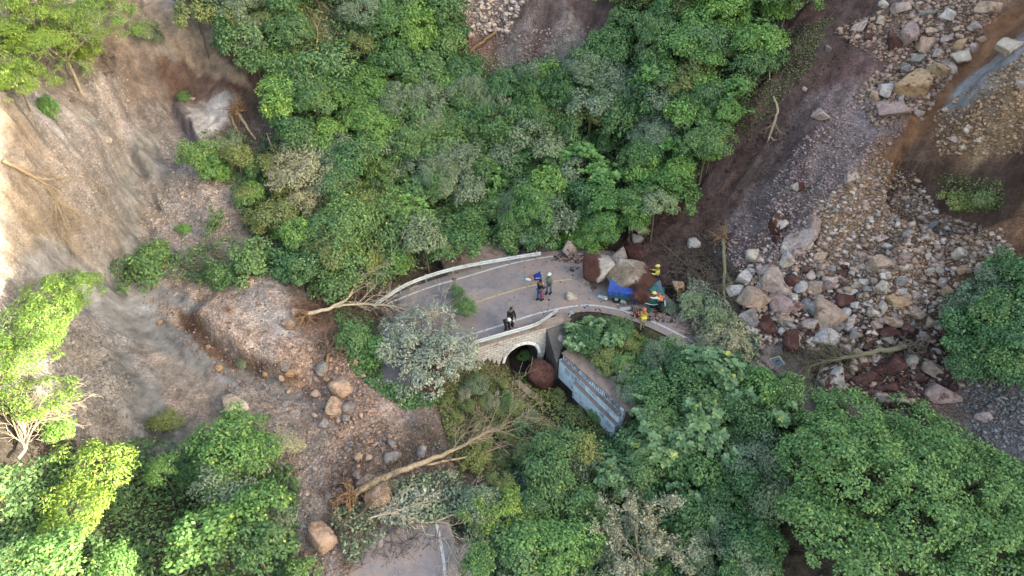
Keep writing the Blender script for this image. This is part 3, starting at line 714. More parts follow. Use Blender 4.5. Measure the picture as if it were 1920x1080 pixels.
BR2 = [(1539,217,34,24,'pale'),(1672,210,62,50,'pink'),(1713,159,72,54,'orange'),(1639,181,30,28,'tan'),(1663,172,34,28,'white'),(1754,133,42,38,'orange'),(1802,109,50,34,'cream'),
 (1780,127,30,28,'pale'),(1698,70,44,50,'pink'),(1673,76,32,32,'red'),(1737,85,50,36,'tan'),(1721,112,34,24,'grey'),(1741,24,36,22,'grey'),(1687,16,40,26,'pale'),(1783,29,36,24,'white'),
 (1613,50,36,22,'pale'),(1651,38,26,15,'cream'),(1552,93,14,18,'grey'),(1887,92,66,40,'cream'),(1777,72,26,22,'pale'),(1802,83,32,22,'orange'),(1828,52,26,18,'pale'),(1858,17,50,30,'tan'),
 (1910,163,24,24,'pale'),(1595,334,26,24,'pale'),(1495,352,30,26,'half'),(1813,244,24,14,'cream'),(1836,265,26,12,'cream'),(1790,262,20,14,'pale'),(1805,278,14,12,'cream'),
 (1717,212,34,28,'pale'),(1632,70,22,18,'red'),(1700,130,22,18,'grey'),(1745,60,20,16,'tan'),(1760,100,22,18,'pale'),(1720,40,22,14,'pale'),(1765,50,20,14,'pale'),(1655,10,22,14,'white'),
 (1822,90,18,16,'pale'),(1840,75,20,14,'tan'),(1775,205,16,12,'cream'),(1508,168,12,12,'pale'),(1690,186,16,14,'white'),(1727,9,20,12,'cream')]
for k, (a, b_, c, d, e) in enumerate(BR): boulder(a, b_, c, d, e, 100 + k, zone=ZR1, group='rocks of the right rockfall')
for k, (a, b_, c, d, e) in enumerate(BR3): boulder(a, b_, c, d, e, 300 + k, zone=ZR3, group='rocks of the right rockfall')
for k, (a, b_, c, d, e) in enumerate(BR2): boulder(a, b_, c, d, e, 400 + k, zone=ZR2, group='rocks of the upper scree')
BLF = [(434,764,60,44,'cream',.0),(605,1011,54,56,'tan',.3),(708,935,50,50,'tan',.35),(690,905,44,30,'tan',.4),(736,859,36,24,'grey',.4),(734,833,15,24,'grey',.4),(790,846,20,26,'grey',.4),
 (603,693,26,28,'grey',.7),(636,728,40,38,'tan',.38),(627,763,30,38,'tan',.38),(655,763,32,22,'grey',.4),(593,739,18,16,'tan',.5),(671,857,16,20,'tan',.38),(692,858,14,16,'tan',.38),
 (668,893,18,24,'pale',.4),(665,681,11,12,'orange',.4),(541,610,26,18,'tan',.38),(552,585,16,14,'tan',.5),(535,690,20,14,'grey',.4),(606,796,22,20,'grey',.2),(537,756,26,16,'grey',.3),
 (613,712,12,10,'orange',.4),(612,735,14,10,'grey',.4),(623,782,12,10,'orange',.5),(608,762,12,10,'grey',.5),(647,785,20,14,'grey',.3),(592,712,14,10,'pale',.4),(578,700,12,10,'tan',.4),
 (675,905,14,12,'grey',.5),(845,890,14,12,'tan',.3),(820,925,18,14,'tan',.3),(740,1000,30,18,'grey',.1),(715,1020,18,14,'pale',.2),(640,865,12,10,'grey',.4),(655,845,12,10,'grey',.4),
 (300,605,12,10,'orange',.5),(390,650,10,9,'tan',.5),(410,690,14,12,'orange',.4),(540,735,10,8,'pale',.5),(600,545,10,10,'pale',.4),(470,528,12,10,'tan',.4),(520,560,12,9,'tan',.4),
 (455,535,10,9,'pale',.4),(430,580,11,9,'orange',.4),(152,787,12,12,'pale',.4),(202,263,16,12,'white',.1),(360,185,12,9,'pale',.2),(340,362,10,8,'pale',.3),(425,655,10,8,'tan',.4),
 (500,705,16,12,'orange',.4),(545,700,22,16,'orange',.4),(530,715,16,12,'tan',.4),(565,670,14,10,'tan',.4),(580,655,12,10,'pale',.4),(616,655,12,10,'tan',.4),(700,770,12,9,'tan',.4),
 (560,955,12,10,'grey',.4),(575,925,12,10,'pale',.4),(615,930,12,10,'grey',.4),(590,880,12,10,'pale',.4),(630,905,14,12,'grey',.4),(590,780,13,10,'pale',.4),(680,705,12,9,'tan',.4)]
for k, (a, b_, c, d, e, r_) in enumerate(BLF):
    boulder(a, b_, c, d, e, 700 + k, zone=ZL, rnd=r_, sub=4, sink=.28, group='rocks of the left debris fan', phrase=(('rounded ' if r_ > .3 else 'angular ') + ADJ[e] + ' ' + ('boulder' if c > 22 else 'stone')))
rngm = np.random.RandomState(99)
for (poly, n, grp, z, cols, seed, smin, smax) in (([(1370,520),(1440,450),(1530,440),(1640,430),(1760,480),(1760,620),(1700,650),(1560,660),(1400,640)], 105, 'rocks of the right rockfall', ZR1, ['pale','tan','pink','white','cream','grey','red'], 1000, 12, 34),
                          ([(1580,20),(1700,-10),(1850,20),(1830,80),(1780,150),(1740,230),(1650,230),(1620,150),(1690,60)], 34, 'rocks of the upper scree', ZR2, ['pale','tan','pink','orange','grey'], 1300, 10, 24),
                          ([(1560,660),(1780,650),(1790,730),(1640,760)], 26, 'rocks of the right rockfall', ZR3, ['red','tan','red','pale'], 1400, 10, 26)):
    P = np.array(poly); k = 0
    while k < n:
        qx, qy = rngm.uniform(P[:, 0].min(), P[:, 0].max()), rngm.uniform(P[:, 1].min(), P[:, 1].max())
        if not in_poly(np.array([qx]), np.array([qy]), poly)[0]: continue
        w_ = smin + (smax - smin) * rngm.uniform() ** 2.2
        boulder(qx, qy, w_, w_ * rngm.uniform(.55, .9), cols[rngm.randint(len(cols))], seed + k, zone=z, sub=3, sink=.32, group=grp); k += 1
# the rocks on the road
boulder(1125,503,58,64,'pale_right',21, label='upright red-brown boulder with a pale right face standing left of the blue tarp', planes=9, zc=.95, tilt=-.15)
boulder(1183,517,94,72,'scarred',22, label='largest boulder, grey-brown with white scars, lying on the crushed truck', planes=11, zc=.85, tilt=.1)
boulder(1203,552,42,38,'red',29, label='dark red soil-caked block pressed against the truck cab', planes=12, zc=.95)
boulder(1160,480,32,38,'pale',23, label='tan and brown boulder behind the upright two-tone boulder')
boulder(1188,474,34,30,'red',24, label='dark brown rounded boulder above the largest boulder')
boulder(1073,467,34,36,'pale',25, label='squarish tan boulder at the far road edge beside the end of the guardrail')
boulder(1200,431,32,22,'pale',26, label='brown and white boulder up the slope above the road rocks')
boulder(1195,450,24,22,'grey',27, label='grey white-edged rock just below the brown and white one up the slope')
boulder(1180,452,26,30,'red',28, label='dark brown block leaning on the grey white-edged rock')
boulder(1071,556,24,20,'cream',30, label='small whitish rock alone on the road left of the truck')
boulder(1096,528,22,14,'pink',31, label='flat pinkish rock half buried on the road below the upright boulder', sink=.4)
boulder(1272,540,28,28,'orange',32, label='brown rock on the dark soil right of the truck')
boulder(1018,703,64,62,'red',33, label='big rounded red-brown boulder lying in the gully below the arch', rnd=.45, planes=16, sink=.08, aspect=.95)
boulder(1160,446,18,14,'red',34, label='small dark rock at the top of the brown block cluster behind the road')
boulder(1143,512,16,26,'red',35, label='narrow dark rock wedged between the two big road boulders')

# rubble: nobody could count it
def scatter_px(poly, n, seed, dens=None):
    rng = np.random.RandomState(seed); P = np.array(poly); out = []
    lo, hi_ = P.min(0), P.max(0)
    px = rng.uniform(lo[0], hi_[0], n * 4); py = rng.uniform(lo[1], hi_[1], n * 4)
    m = in_poly(px, py, poly)
    nz = vnoise(px * .018, py * .018, seed) + .6 * vnoise(px * .05, py * .05, seed + 1)
    m &= (rng.uniform(-.6, .6, len(px)) < nz + (.15 if dens is None else dens))
    px, py = px[m][:n], py[m][:n]
    return hit(px, py)
def rubble(name, pts, smin, smax, mat, seed, sub=1, power=3.0, label=None):
    smin *= .7; smax *= .62; power *= 1.3
    rng = np.random.RandomState(seed); n = len(pts)
    CB = np.array([(i, j, k) for i in (-1, 1) for j in (-1, 1) for k in (-1, 1)], float)
    CF = np.array([(0, 1, 3), (0, 3, 2), (4, 6, 7), (4, 7, 5), (0, 4, 5), (0, 5, 1), (2, 3, 7), (2, 7, 6), (0, 2, 6), (0, 6, 4), (1, 5, 7), (1, 7, 3)])
    protos = [((CB * rng.uniform(.45, 1.0, (8, 1)) + rng.normal(size=(8, 3)) * .16) @ np.array(Matrix.Rotation(rng.uniform(0, 6), 3, Vector(rng.normal(size=3)))).T, CF) for _ in range(14)]
    s = smin + (smax - smin) * rng.uniform(0, 1, n) ** power
    which = rng.randint(0, 14, n); V = []; F = []; base = 0
    for k in range(14):
        m = which == k; c = m.sum()
        if not c: continue
        PV, PF = protos[k]; a = rng.uniform(0, 6.28, c); ca, sa = np.cos(a), np.sin(a)
        sc = s[m][:, None] * rng.uniform(.55, 1.25, (c, 3)) * np.array([1, 1, .65]); q = PV[None] * sc[:, None, :]
        q = np.stack([q[..., 0] * ca[:, None] - q[..., 1] * sa[:, None], q[..., 0] * sa[:, None] + q[..., 1] * ca[:, None], q[..., 2]], -1)
        q = q + pts[m][:, None, :] + np.array([0, 0, 1]) * (s[m] * .25)[:, None, None]
        V.append(q.reshape(-1, 3)); F.append((PF[None] + (np.arange(c) * len(PV))[:, None, None] + base).reshape(-1, 3)); base += c * len(PV)
    o = link(name, mk_mesh(name, np.concatenate(V), np.concatenate(F), mat)); tag(o, label, 'rubble' if label else None, None, 'stuff'); return o
RUB = {k: simple("rubble_" + k, c, .95, .15, .3, 2.0, isl=.45) for k, c in
       dict(tan=(168, 140, 124), pale=(186, 168, 158), grey=(144, 139, 138), orange=(176, 144, 118), dark=(92, 68, 62), pink=(160, 138, 136)).items()}
Z_HEAP = [(1380,500),(1470,440),(1560,360),(1660,300),(1720,330),(1760,400),(1880,440),(1900,480),(1800,520),(1760,640),(1790,700),(1700,760),(1580,740),(1560,660),(1400,640)]
rubble('rubble', scatter_px([(1520,400),(1640,280),(1700,330),(1740,400),(1880,430),(1880,480),(1760,500),(1740,620),(1640,600),(1540,520)], 8000, 1, .25), .03, .19, RUB['orange'], 1, label='loose tan and orange rubble covering the lower right scree')
rubble('rubble', scatter_px(Z_HEAP, 5200, 2, .15), .05, .36, RUB['tan'], 2, power=3.5, label='broken tan stones between the boulders of the rockfall heap')
rubble('rubble', scatter_px(Z_HEAP, 2600, 3, .1), .06, .36, RUB['pale'], 3, label='broken pale stones between the boulders of the rockfall heap')
rubble('rubble', scatter_px([(1580,620),(1780,620),(1800,730),(1700,770),(1540,740)], 1500, 4, .3), .07, .4, RUB['dark'], 4, label='red-brown clods around the fallen trunk on the right')
rubble('rubble', scatter_px([(1330,470),(1420,380),(1520,240),(1600,180),(1680,150),(1700,240),(1620,330),(1540,400),(1480,480),(1380,500)], 6500, 5, .1), .03, .2, RUB['pink'], 5, label='pinkish grey gravel streaks on the upper right slope')
rubble('rubble', scatter_px([(1560,60),(1700,0),(1840,0),(1870,30),(1780,150),(1740,210),(1640,240),(1600,180),(1660,120)], 4000, 6, .35), .05, .34, RUB['tan'], 6, label='broken tan stones around the upper scree boulders')
rubble('rubble', scatter_px([(1750,210),(1920,100),(1920,290),(1850,290),(1760,290)], 2200, 7, .1), .04, .26, RUB['orange'], 7, label='yellowish stones on the brown slope at the right edge')
rubble('rubble', scatter_px([(1290,430),(1420,230),(1560,100),(1600,60),(1560,200),(1420,420),(1340,520),(1260,520)], 1500, 8, -.1), .03, .2, RUB['dark'], 8, label='brown clods on the dark soil slope')
FAN = [(260,560),(340,500),(560,560),(620,660),(700,740),(830,800),(830,900),(700,960),(620,1080),(540,1060),(560,900),(480,800),(380,680)]
rubble('rubble', scatter_px(FAN, 6500, 9, -.05), .03, .17, RUB['tan'], 9, power=4, label='small tan stones strewn over the left debris fan')
rubble('rubble', scatter_px(FAN, 5000, 10, -.1), .03, .15, RUB['grey'], 10, power=4, label='small grey stones strewn over the left debris fan')
rubble('rubble', scatter_px([(560,640),(640,660),(700,740),(760,860),(700,960),(600,940),(620,820),(570,740)], 1800, 11, .1), .04, .24, RUB['tan'], 11, power=4, label='stones and clods along the foot of the left debris fan')
rubble('rubble', scatter_px([(290,260),(380,280),(440,380),(430,460),(260,480),(260,400),(330,340)], 2800, 12, .2), .03, .18, RUB['pale'], 12, power=4, label='pale scree below the cliff beside the grey mud chute')
rubble('rubble', scatter_px([(90,180),(240,120),(240,260),(220,420),(140,420),(90,300)], 1100, 13, -.1), .03, .16, RUB['pale'], 13, power=4, label='pale stones stuck in the left cliff')
rubble('rubble', scatter_px([(120,620),(200,600),(260,740),(270,810),(180,800)], 1400, 14, .1), .03, .18, RUB['grey'], 14, power=4, label='grey gravel along the left side of the mud chute')
rubble('rubble', scatter_px([(840,0),(990,0),(950,60),(880,70)], 420, 15, .3), .1, .55, RUB['pale'], 15, power=3, label='pale broken blocks at the top centre scarp')
rubble('rubble', scatter_px([(880,60),(1130,50),(1140,80),(1000,160),(900,150)], 2400, 16, .1), .03, .2, RUB['pink'], 16, power=4, label='grey gravel on the top centre scarp')
rubble('rubble', scatter_px([(1820,700),(1920,700),(1920,860),(1850,830),(1790,760)], 1400, 17, .1), .03, .2, RUB['grey'], 17, label='grey gravel at the right edge')
rubble('rubble', scatter_px([(1230,440),(1330,470),(1340,520),(1260,600),(1190,600),(1150,480),(1040,490),(1040,470)], 900, 18, .1), .03, .22, RUB['dark'], 18, label='dark clods on the soil behind the truck')
def on_road(poly, n, seed, smax, mat, lab):
    P = scatter_px(poly, n, seed, 0.0); P[:, 2] = np.maximum(P[:, 2], 0.005); return rubble('rubble', P, .015, smax * .8, mat, seed, power=4, label=lab)
on_road([(760,580),(850,510),(1010,480),(1290,620),(1230,620),(1050,580),(900,630)], 700, 19, .1, RUB['tan'], 'pebbles scattered on the asphalt')
on_road([(960,480),(1140,480),(1140,600),(1020,590)], 420, 20, .14, RUB['dark'], 'soil crumbs on the road around the boulders')
on_road([(1150,570),(1290,570),(1290,620),(1180,600)], 700, 21, .14, RUB['pink'], 'broken glass and grit beside the truck')
on_road([(930,625),(1040,585),(1050,600),(960,640)], 260, 22, .12, RUB['dark'], 'reddish soil along the near guardrail')
on_road([(740,1010),(870,1000),(870,1080),(730,1080)], 200, 23, .1, RUB['tan'], 'pebbles on the lower road')
on_road([(1165,576),(1262,586),(1268,608),(1190,602)], 700, 24, .17, RUB['dark'], 'red-brown soil spilled before the crushed cab')
on_road([(1035,478),(1110,478),(1105,500),(1040,492)], 500, 25, .2, RUB['dark'], 'dark soil along the far road edge beside the rocks')
# ================================================================== VEGETATION
def leaf_mat(name, c1, c2, c3=None, rough=.55, back=None, trans=.16, k=ALB*1.32):
    """c1..c2 leaf colours that differ from leaf to leaf; c3 a rare odd leaf"""
    m, nt, b = newmat(name, rough, .35)
    gi = N(nt, "ShaderNodeNewGeometry"); oi = N(nt, "ShaderNodeObjectInfo")
    st = [(0, tuple(v * k for v in lin(c1))), (.8, tuple(v * k for v in lin(c2)))]  # leaf-to-leaf tone, spread widened to stand in for glossy highlights
    if c3: st += [(.975, tuple(v * k for v in lin(c2))), (.99, tuple(v * k for v in lin(c3)))]
    a = ramp(nt, st, gi.outputs["Random Per Island"]).outputs[0]
    a = mix(nt, 1, a, ramp(nt, [(0, (.86, .88, .76)), (.5, (1.03, 1.02, .93)), (1, (1.3, 1.18, .86))], oi.outputs["Random"]).outputs[0], 'MULTIPLY')
    nt.links.new(a, b.inputs["Base Color"])
    tr = N(nt, "ShaderNodeBsdfTranslucent"); nt.links.new(mix(nt, 1, a, (1.1, 1.25, .5), 'MULTIPLY'), tr.inputs[0])
    ms = N(nt, "ShaderNodeMixShader"); ms.inputs[0].default_value = trans
    nt.links.new(b.outputs[0], ms.inputs[1]); nt.links.new(tr.outputs[0], ms.inputs[2])
    nt.links.new(ms.outputs[0], nt.nodes["Material Output"].inputs[0])
    return m
LM = {
 'mid':   leaf_mat("leaves_mid_green", (60, 90, 56), (112, 146, 98), (176, 176, 92)),
 'deep':  leaf_mat("leaves_deep_green", (50, 82, 52), (98, 136, 90), (130, 150, 80)),
 'bright':leaf_mat("leaves_bright_green", (68, 110, 58), (122, 160, 94), (180, 186, 90)),
 'dull':  leaf_mat("leaves_grey_green", (84, 106, 84), (142, 158, 134), (160, 160, 120)),
 'olive': leaf_mat("leaves_olive", (88, 104, 62), (134, 144, 96), (170, 160, 100)),
 'silver':leaf_mat("leaves_silver", (112, 120, 106), (172, 178, 164), (206, 208, 198), rough=.5, trans=.05),
 'straw': leaf_mat("leaves_greyish_buff", (118, 122, 102), (168, 166, 144), (190, 184, 160), trans=.05),
 'lime':  leaf_mat("leaves_lime", (80, 116, 50), (132, 160, 82), (186, 186, 100)),
 'broad': leaf_mat("leaves_broad", (88, 122, 86), (130, 158, 118), (196, 186, 84), rough=.45),
 'ficus': leaf_mat("leaves_big_tree", (62, 98, 60), (116, 152, 96), (166, 172, 86)),
 'brown': leaf_mat("leaves_withered", (98, 84, 66), (140, 126, 104), (120, 130, 90), trans=.03),
}
M_BARK = simple("bark_grey_brown", (122, 108, 94), .95, .1, .4, 6, .04)
M_BARKP = simple("bark_pale", (190, 176, 154), .9, .1, .3, 5, .03)
M_WOOD = simple("bark_buff", (176, 156, 130), .9, .1, .3, 6, .03)
M_ROOT = simple("root_orange_brown", (150, 118, 90), .9, .1, .35, 6, .02)
M_GREYW = simple("bark_mossy_grey", (134, 126, 100), .9, .1, .35, 6, .03)

def leaf_geo(C, Nn, Dd, L, W, rng, kind='diamond'):
    """leaves at C, facing Nn, pointing Dd; L, W arrays"""
    Dd = Dd - Nn * (Dd * Nn).sum(1, keepdims=True); Dd /= np.linalg.norm(Dd, axis=1)[:, None] + 1e-9
    S = np.cross(Nn, Dd); L = L[:, None]; W = W[:, None]
    if kind == 'diamond':
        V = np.stack([C, C + Dd * L * .45 + S * W * .5 + Nn * L * .08, C + Dd * L - Nn * L * .12, C + Dd * L * .45 - S * W * .5 + Nn * L * .08], 1)
        F = np.array([[0, 1, 2, 3]])
    else:   # broad leaf: two halves folded on the midrib
        V = np.stack([C, C + Dd*L*.3 + S*W*.42 + Nn*L*.06, C + Dd*L*.72 + S*W*.44 + Nn*L*.04, C + Dd*L - Nn*L*.1, C + Dd*L*.72 - S*W*.44 + Nn*L*.04, C + Dd*L*.3 - S*W*.42 + Nn*L*.06], 1)
        F = np.array([[0, 1, 2, 3], [0, 3, 4, 5]])
    k = V.shape[1]; n = len(C)
    return V.reshape(-1, 3), (F[None] + (np.arange(n) * k)[:, None, None]).reshape(-1, 4)

def unit(v): return v / (np.linalg.norm(v, axis=-1, keepdims=True) + 1e-9)
def crown_geo(rng, rx, ry, rz, nclump, cr, per, leaf, ar=.55, kind='diamond', rosette=False, droop=.35, flat=1.0, fill=.3, low=-.25, lobe=1.05):
    """clumps of leaves over an uneven envelope, some inside"""
    d = unit(rng.normal(size=(nclump * 3, 3))); d = d[d[:, 2] > low][:nclump]
    lob = 1 + lobe * fbm(d[:, 0] * 1.6 + rng.uniform(0, 50), d[:, 1] * 1.6 + d[:, 2], 3, 4)
    rad = np.where(rng.uniform(size=len(d)) < fill, rng.uniform(.35, .8, len(d)), rng.uniform(.82, 1.0, len(d))) * lob
    CC = d * rad[:, None] * np.array([rx, ry, rz])
    C = []; Nn = []; Dd = []; L = []
    for c, dd in zip(CC, d):
        r = cr * rng.uniform(.6, 1.35); n = max(4, int(per * (r / cr) ** 2 * rng.uniform(.7, 1.2)))
        if rosette:
            ns = max(1, n // 8)
            for _ in range(ns):
                q = unit(rng.normal(size=3)); q[2] = abs(q[2]); o = c + q * r * rng.uniform(.3, 1)
                ax = unit(q * .5 + dd * .3 + np.array([0, 0, .9])); a0 = rng.uniform(0, 6.28); k = rng.randint(6, 10)
                t = np.array([1., 0, 0]); e1 = unit(np.cross(ax, t)); e2 = np.cross(ax, e1)
                for j in range(k):
                    a = a0 + j * 2.4; out = e1 * math.cos(a) + e2 * math.sin(a); el = .15 + .55 * j / k
                    C.append(o); Dd.append(unit(out * math.cos(el) + ax * math.sin(el))); Nn.append(unit(ax * math.cos(el) - out * math.sin(el))); L.append(leaf * rng.uniform(.7, 1.2))
            continue
        q = unit(rng.normal(size=(n, 3))); m = (q @ dd) > -.35; q = q[m]; n = len(q)
        P = c + q * r * rng.uniform(.55, 1.05, (n, 1)) * np.array([1, 1, flat])
        nn = unit(q * .55 + dd * .35 + np.array([0, 0, .75]) + rng.normal(size=(n, 3)) * .38)
        di = unit(q * .8 + rng.normal(size=(n, 3)) * .6 + np.array([0, 0, -droop]))
        C.extend(P); Nn.extend(nn); Dd.extend(di); L.extend(leaf * rng.uniform(.6, 1.3, n))
    C = np.array(C); L = np.array(L)
    V, F = leaf_geo(C, np.array(Nn), np.array(Dd), L, L * ar, rng, kind)
    return V, F, CC

def branch(mb, p, d, length, rad, depth, rng, bend=.25, grav=.0, split=2.6, seg=4, minr=.008, spread=.75, n=5):
    pts = [Vector(p)]; rs = [rad]; d = Vector(d).normalized()
    for i in range(seg):
        d = (d + Vector(rng.normal(size=3)) * bend * .5 + Vector((0, 0, grav))).normalized()
        pts.append(pts[-1] + d * length / seg); rs.append(max(minr, rad * (1 - .55 * (i + 1) / seg)))
    mb.tube(pts, rs, n if rad > .03 else 4 if rad > .015 else 3, cap=False)
    if depth <= 0: return
    k = int(split) + (rng.uniform() < split % 1)
    for j in range(k):
        i = rng.randint(1, seg) if j else seg
        nd = (d + Vector(unit(rng.normal(size=3))) * spread).normalized()
        branch(mb, pts[i], nd, length * rng.uniform(.55, .8), max(minr, rs[i] * .75), depth - 1, rng, bend, grav, split, seg, minr, spread, n)

SPEC = {
 #        rx   ry   rz   ncl  cr   per  leaf  ar   kind    opts, material, trunk height
 'mid':    dict(a=(1.25, 1.25, 1.05, 46, .42, 60, .23, .55), m='mid'),
 'deep':   dict(a=(1.3, 1.3, 1.0, 50, .42, 58, .24, .6), m='deep'),
 'bright': dict(a=(1.2, 1.2, .95, 42, .42, 62, .22, .62), m='bright'),
 'dull':   dict(a=(1.2, 1.2, 1.0, 44, .40, 62, .20, .5), m='dull'),
 'olive':  dict(a=(1.2, 1.2, .9, 42, .40, 62, .20, .55), m='olive'),
 'silver': dict(a=(1.2, 1.2, .95, 56, .34, 66, .17, .42), m='silver'),
 'straw':  dict(a=(1.2, 1.2, .95, 46, .36, 60, .17, .5), m='straw'),
 'broad':  dict(a=(1.1, 1.1, .8, 26, .42, 40, .42, .62), m='broad', kind='broad', rosette=True),
 'broadg': dict(a=(1.1, 1.1, .8, 26, .42, 40, .34, .6), m='bright', kind='broad', rosette=True),
 'lime':   dict(a=(1.3, 1.3, .85, 38, .42, 80, .18, .42), m='lime', flat=.5),
}
PROTO = {}
def protos(kind, nvar=3, big=0):
    key = (kind, big)
    if key in PROTO: return PROTO[key]
    sp = SPEC[kind]; out = []; f = (1, 1.6, 2.3)[big]
    for v in range(nvar):
        rng = np.random.RandomState(sum(map(ord, kind)) * 7 + v)
        a = list(sp['a'])
        if not sp.get('rosette'): a[3] = int(a[3] * 1.15); a[5] = int(a[5] * 1.55); a[6] *= .78; a[4] *= .92
        if big: a[3] = int(a[3] * f ** 1.35); a[4] = a[4] * f ** -.5; a[5] = int(a[5] * f ** .75); a[6] = a[6] / f
        V, F, CC = crown_geo(rng, *a[:8], kind=sp.get('kind', 'diamond'), rosette=sp.get('rosette', False), flat=sp.get('flat', .9))
        me = mk_mesh(kind + "_crown", V, F, LM[sp['m']])
        tb = MB(); fork = Vector((0, 0, -a[2] * .55))
        base = fork + Vector((rng.uniform(-.3, .3), rng.uniform(-.3, .3), -2.2))
        tb.tube([base, base.lerp(fork, .5) + Vector((.07, -.05, 0)), fork], [.12, .1, .08], 6, cap=False)
        for c in CC[rng.permutation(len(CC))[:16]]:
            c = Vector(c) * .93; mdl = fork.lerp(c, .5) + Vector(rng.normal(size=3)) * .1
            tb.tube([fork, mdl, c], [.055, .035, .012], 4, cap=False)
        out.append((me, mk_mesh(kind + "_trunk", tb.v, tb.f, M_BARK)))
    PROTO[key] = out; return out
KADJ = {'mid': 'mid-green leafy', 'deep': 'deep green dense', 'bright': 'bright green leafy', 'dull': 'grey-green leafy', 'olive': 'olive-green leafy', 'silver': 'silvery grey-leaved',
        'straw': 'buff-grey withered-looking', 'broad': 'broad-leaved rosette', 'broadg': 'large-leaved bright green', 'lime': 'yellow-green feathery', 'ficus': 'dense dark green'}
def on_open_road(p):
    d, _, _ = dist_poly(np.array([p[0]]), np.array([p[1]]), ROAD)
    return d[0] < 4.0 and ((-9.5 < p[0] < 11 and p[1] > 27) or (p[1] < 17.5 and p[0] > -6.5 and p[0] < 0))
def tree(px, py, h, rad, kind, zone=None, label=None, group=None, name=None, seed=None, sz=1.0, pos=None, tilt=(0, 0)):
    """crown centre seen at px,py, h above the ground; rad the crown's radius in photograph pixels"""
    rng = np.random.RandomState(seed if seed is not None else int(px * 13 + py * 7))
    p = hit1(px, py, h) if pos is None else pos
    while pos is None and on_open_road(p) and 'sprig' not in (label or ''):
        if h < .35:
            if not label: return None
            break
        h *= .75; p = hit1(px, py, h)
    s = scale_at(p) * rad / 1.22 if rad > 5 else rad / 1.22
    zg = float(ground_z(p[0], p[1])); me, tm = protos(kind, 3, 0 if s < 1.15 else 1 if s < 1.75 else 2)[rng.randint(0, 3)]
    small = h < 1.6
    nm = name or ('shrub' if small else 'tree')
    lean_ = kind == 'lime' and h > 2 and px < 400
    t = empty(nm, (p[0], p[1], zg), 0 if lean_ else rng.uniform(0, 6.28))
    cr = link('foliage' if small else 'crown', me, t, (0, 0, p[2] - zg), (tilt[0] + rng.uniform(-.15, .15), tilt[1] + rng.uniform(-.15, .15), 0), (s * rng.uniform(.8, 1.22), s * rng.uniform(.8, 1.22), s * sz * rng.uniform(.9, 1.1)))
    hh = max(p[2] - zg, .3)
    link('stem' if small else 'trunk', tm, t, (0, 0, hh), (0, .75 if lean_ else 0, 0), (s * (.35 if kind == 'lime' else .62), s * (.35 if kind == 'lime' else .62), s * min(1.0, (hh + .5) / (2.8 * s)) if hh + .4 < 2.8 * s else (hh + .3) / 2.8))
    tag(t, label, 'shrub' if small else 'tree', group)
    if not label: LAB.append((t, px, py, KADJ[kind] + ' ' + ('shrub' if small else 'tree'), zone or 'in the forest'))
    return t

def auto_forest(poly, spacing, kinds, hr, rr, zone, group, seed, jitter=.5, keep=lambda x, y: True, maxn=400):
    """kinds: function(px,py,rng) -> kind"""
    rng = np.random.RandomState(seed); P = np.array(poly); lo, hi_ = P.min(0), P.max(0); n = 0
    row = 0; y = lo[1]
    while y < hi_[1]:
        x = lo[0] + (row % 2) * spacing * .5
        while x < hi_[0]:
            qx = x + rng.uniform(-jitter, jitter) * spacing; qy = y + rng.uniform(-jitter, jitter) * spacing * .8
            if in_poly(np.array([qx]), np.array([qy]), poly)[0] and keep(qx, qy) and n < maxn:
                k = kinds(qx, qy, rng); z = zone(qx, qy) if callable(zone) else zone
                tree(qx, qy, rng.uniform(*hr), spacing * rng.uniform(*rr), k, z, group=group, seed=rng.randint(1e6)); n += 1
            x += spacing
        y += spacing * .78; row += 1

def near_any(x, y, L): return any((x - a) ** 2 + (y - b) ** 2 < r * r for a, b, r in L)
F1 = [(390,-40),(860,-40),(880,120),(960,150),(1130,100),(1165,-40),(1500,-40),(1450,110),(1380,230),(1310,330),(1230,405),(1190,430),(1110,450),(1040,455),(960,462),(880,470),(800,505),(730,535),(690,545),
      (600,520),(540,480),(500,440),(560,420),(600,380),(610,320),(560,270),(520,262),(500,215),(500,150),(400,60),(330,-10)]
def kinds1(x, y, r):
    u = r.uniform()
    if y < 110 and x < 560: return 'olive' if u < .35 else 'dull' if u < .55 else 'mid' if u < .85 else 'deep'
    if 560 < x < 700 and y < 110: return 'olive' if u < .5 else 'dull'
    if x < 700 and 60 < y < 260: return 'bright' if u < .45 else 'mid' if u < .8 else 'deep'
    if 620 < x < 900 and 180 < y < 360: return 'dull' if u < .35 else 'mid' if u < .75 else 'deep'
    if 860 < x < 1060 and 150 < y < 300: return 'dull' if u < .4 else 'mid' if u < .7 else 'deep'
    if 560 < x < 740 and y > 370: return 'mid' if u < .7 else 'olive'
    if 1250 < x: return 'bright' if u < .35 else 'mid' if u < .7 else 'broadg' if u < .85 else 'olive'
    if 1000 < x and y > 280: return 'bright' if u < .3 else 'deep' if u < .5 else 'broadg' if u < .68 else 'mid' if u < .86 else 'dull'
    return 'mid' if u < .3 else 'deep' if u < .52 else 'dull' if u < .68 else 'bright' if u < .84 else 'broadg' if u < .95 else 'olive'
def zone1(x, y):
    v = 'along the top edge' if y < 60 else 'level with the top centre scarp' if y < 130 else 'just below the top centre scarp' if y < 200 else 'in the upper middle of the valley' if y < 270 else \
        'in the middle of the valley' if y < 330 else 'in the lower middle of the valley' if y < 385 else 'in the second row above the road' if y < 430 else 'in the row just above the road'
    return v
bald = [(600,70,52),(640,100,34),(580,40,30),(1170,262,22),(760,215,12)]
auto_forest(F1, 43, kinds1, (.9, 3.4), (.50, .95), zone1, 'trees of the forest behind the road', 31, keep=lambda x, y: not near_any(x, y, bald))
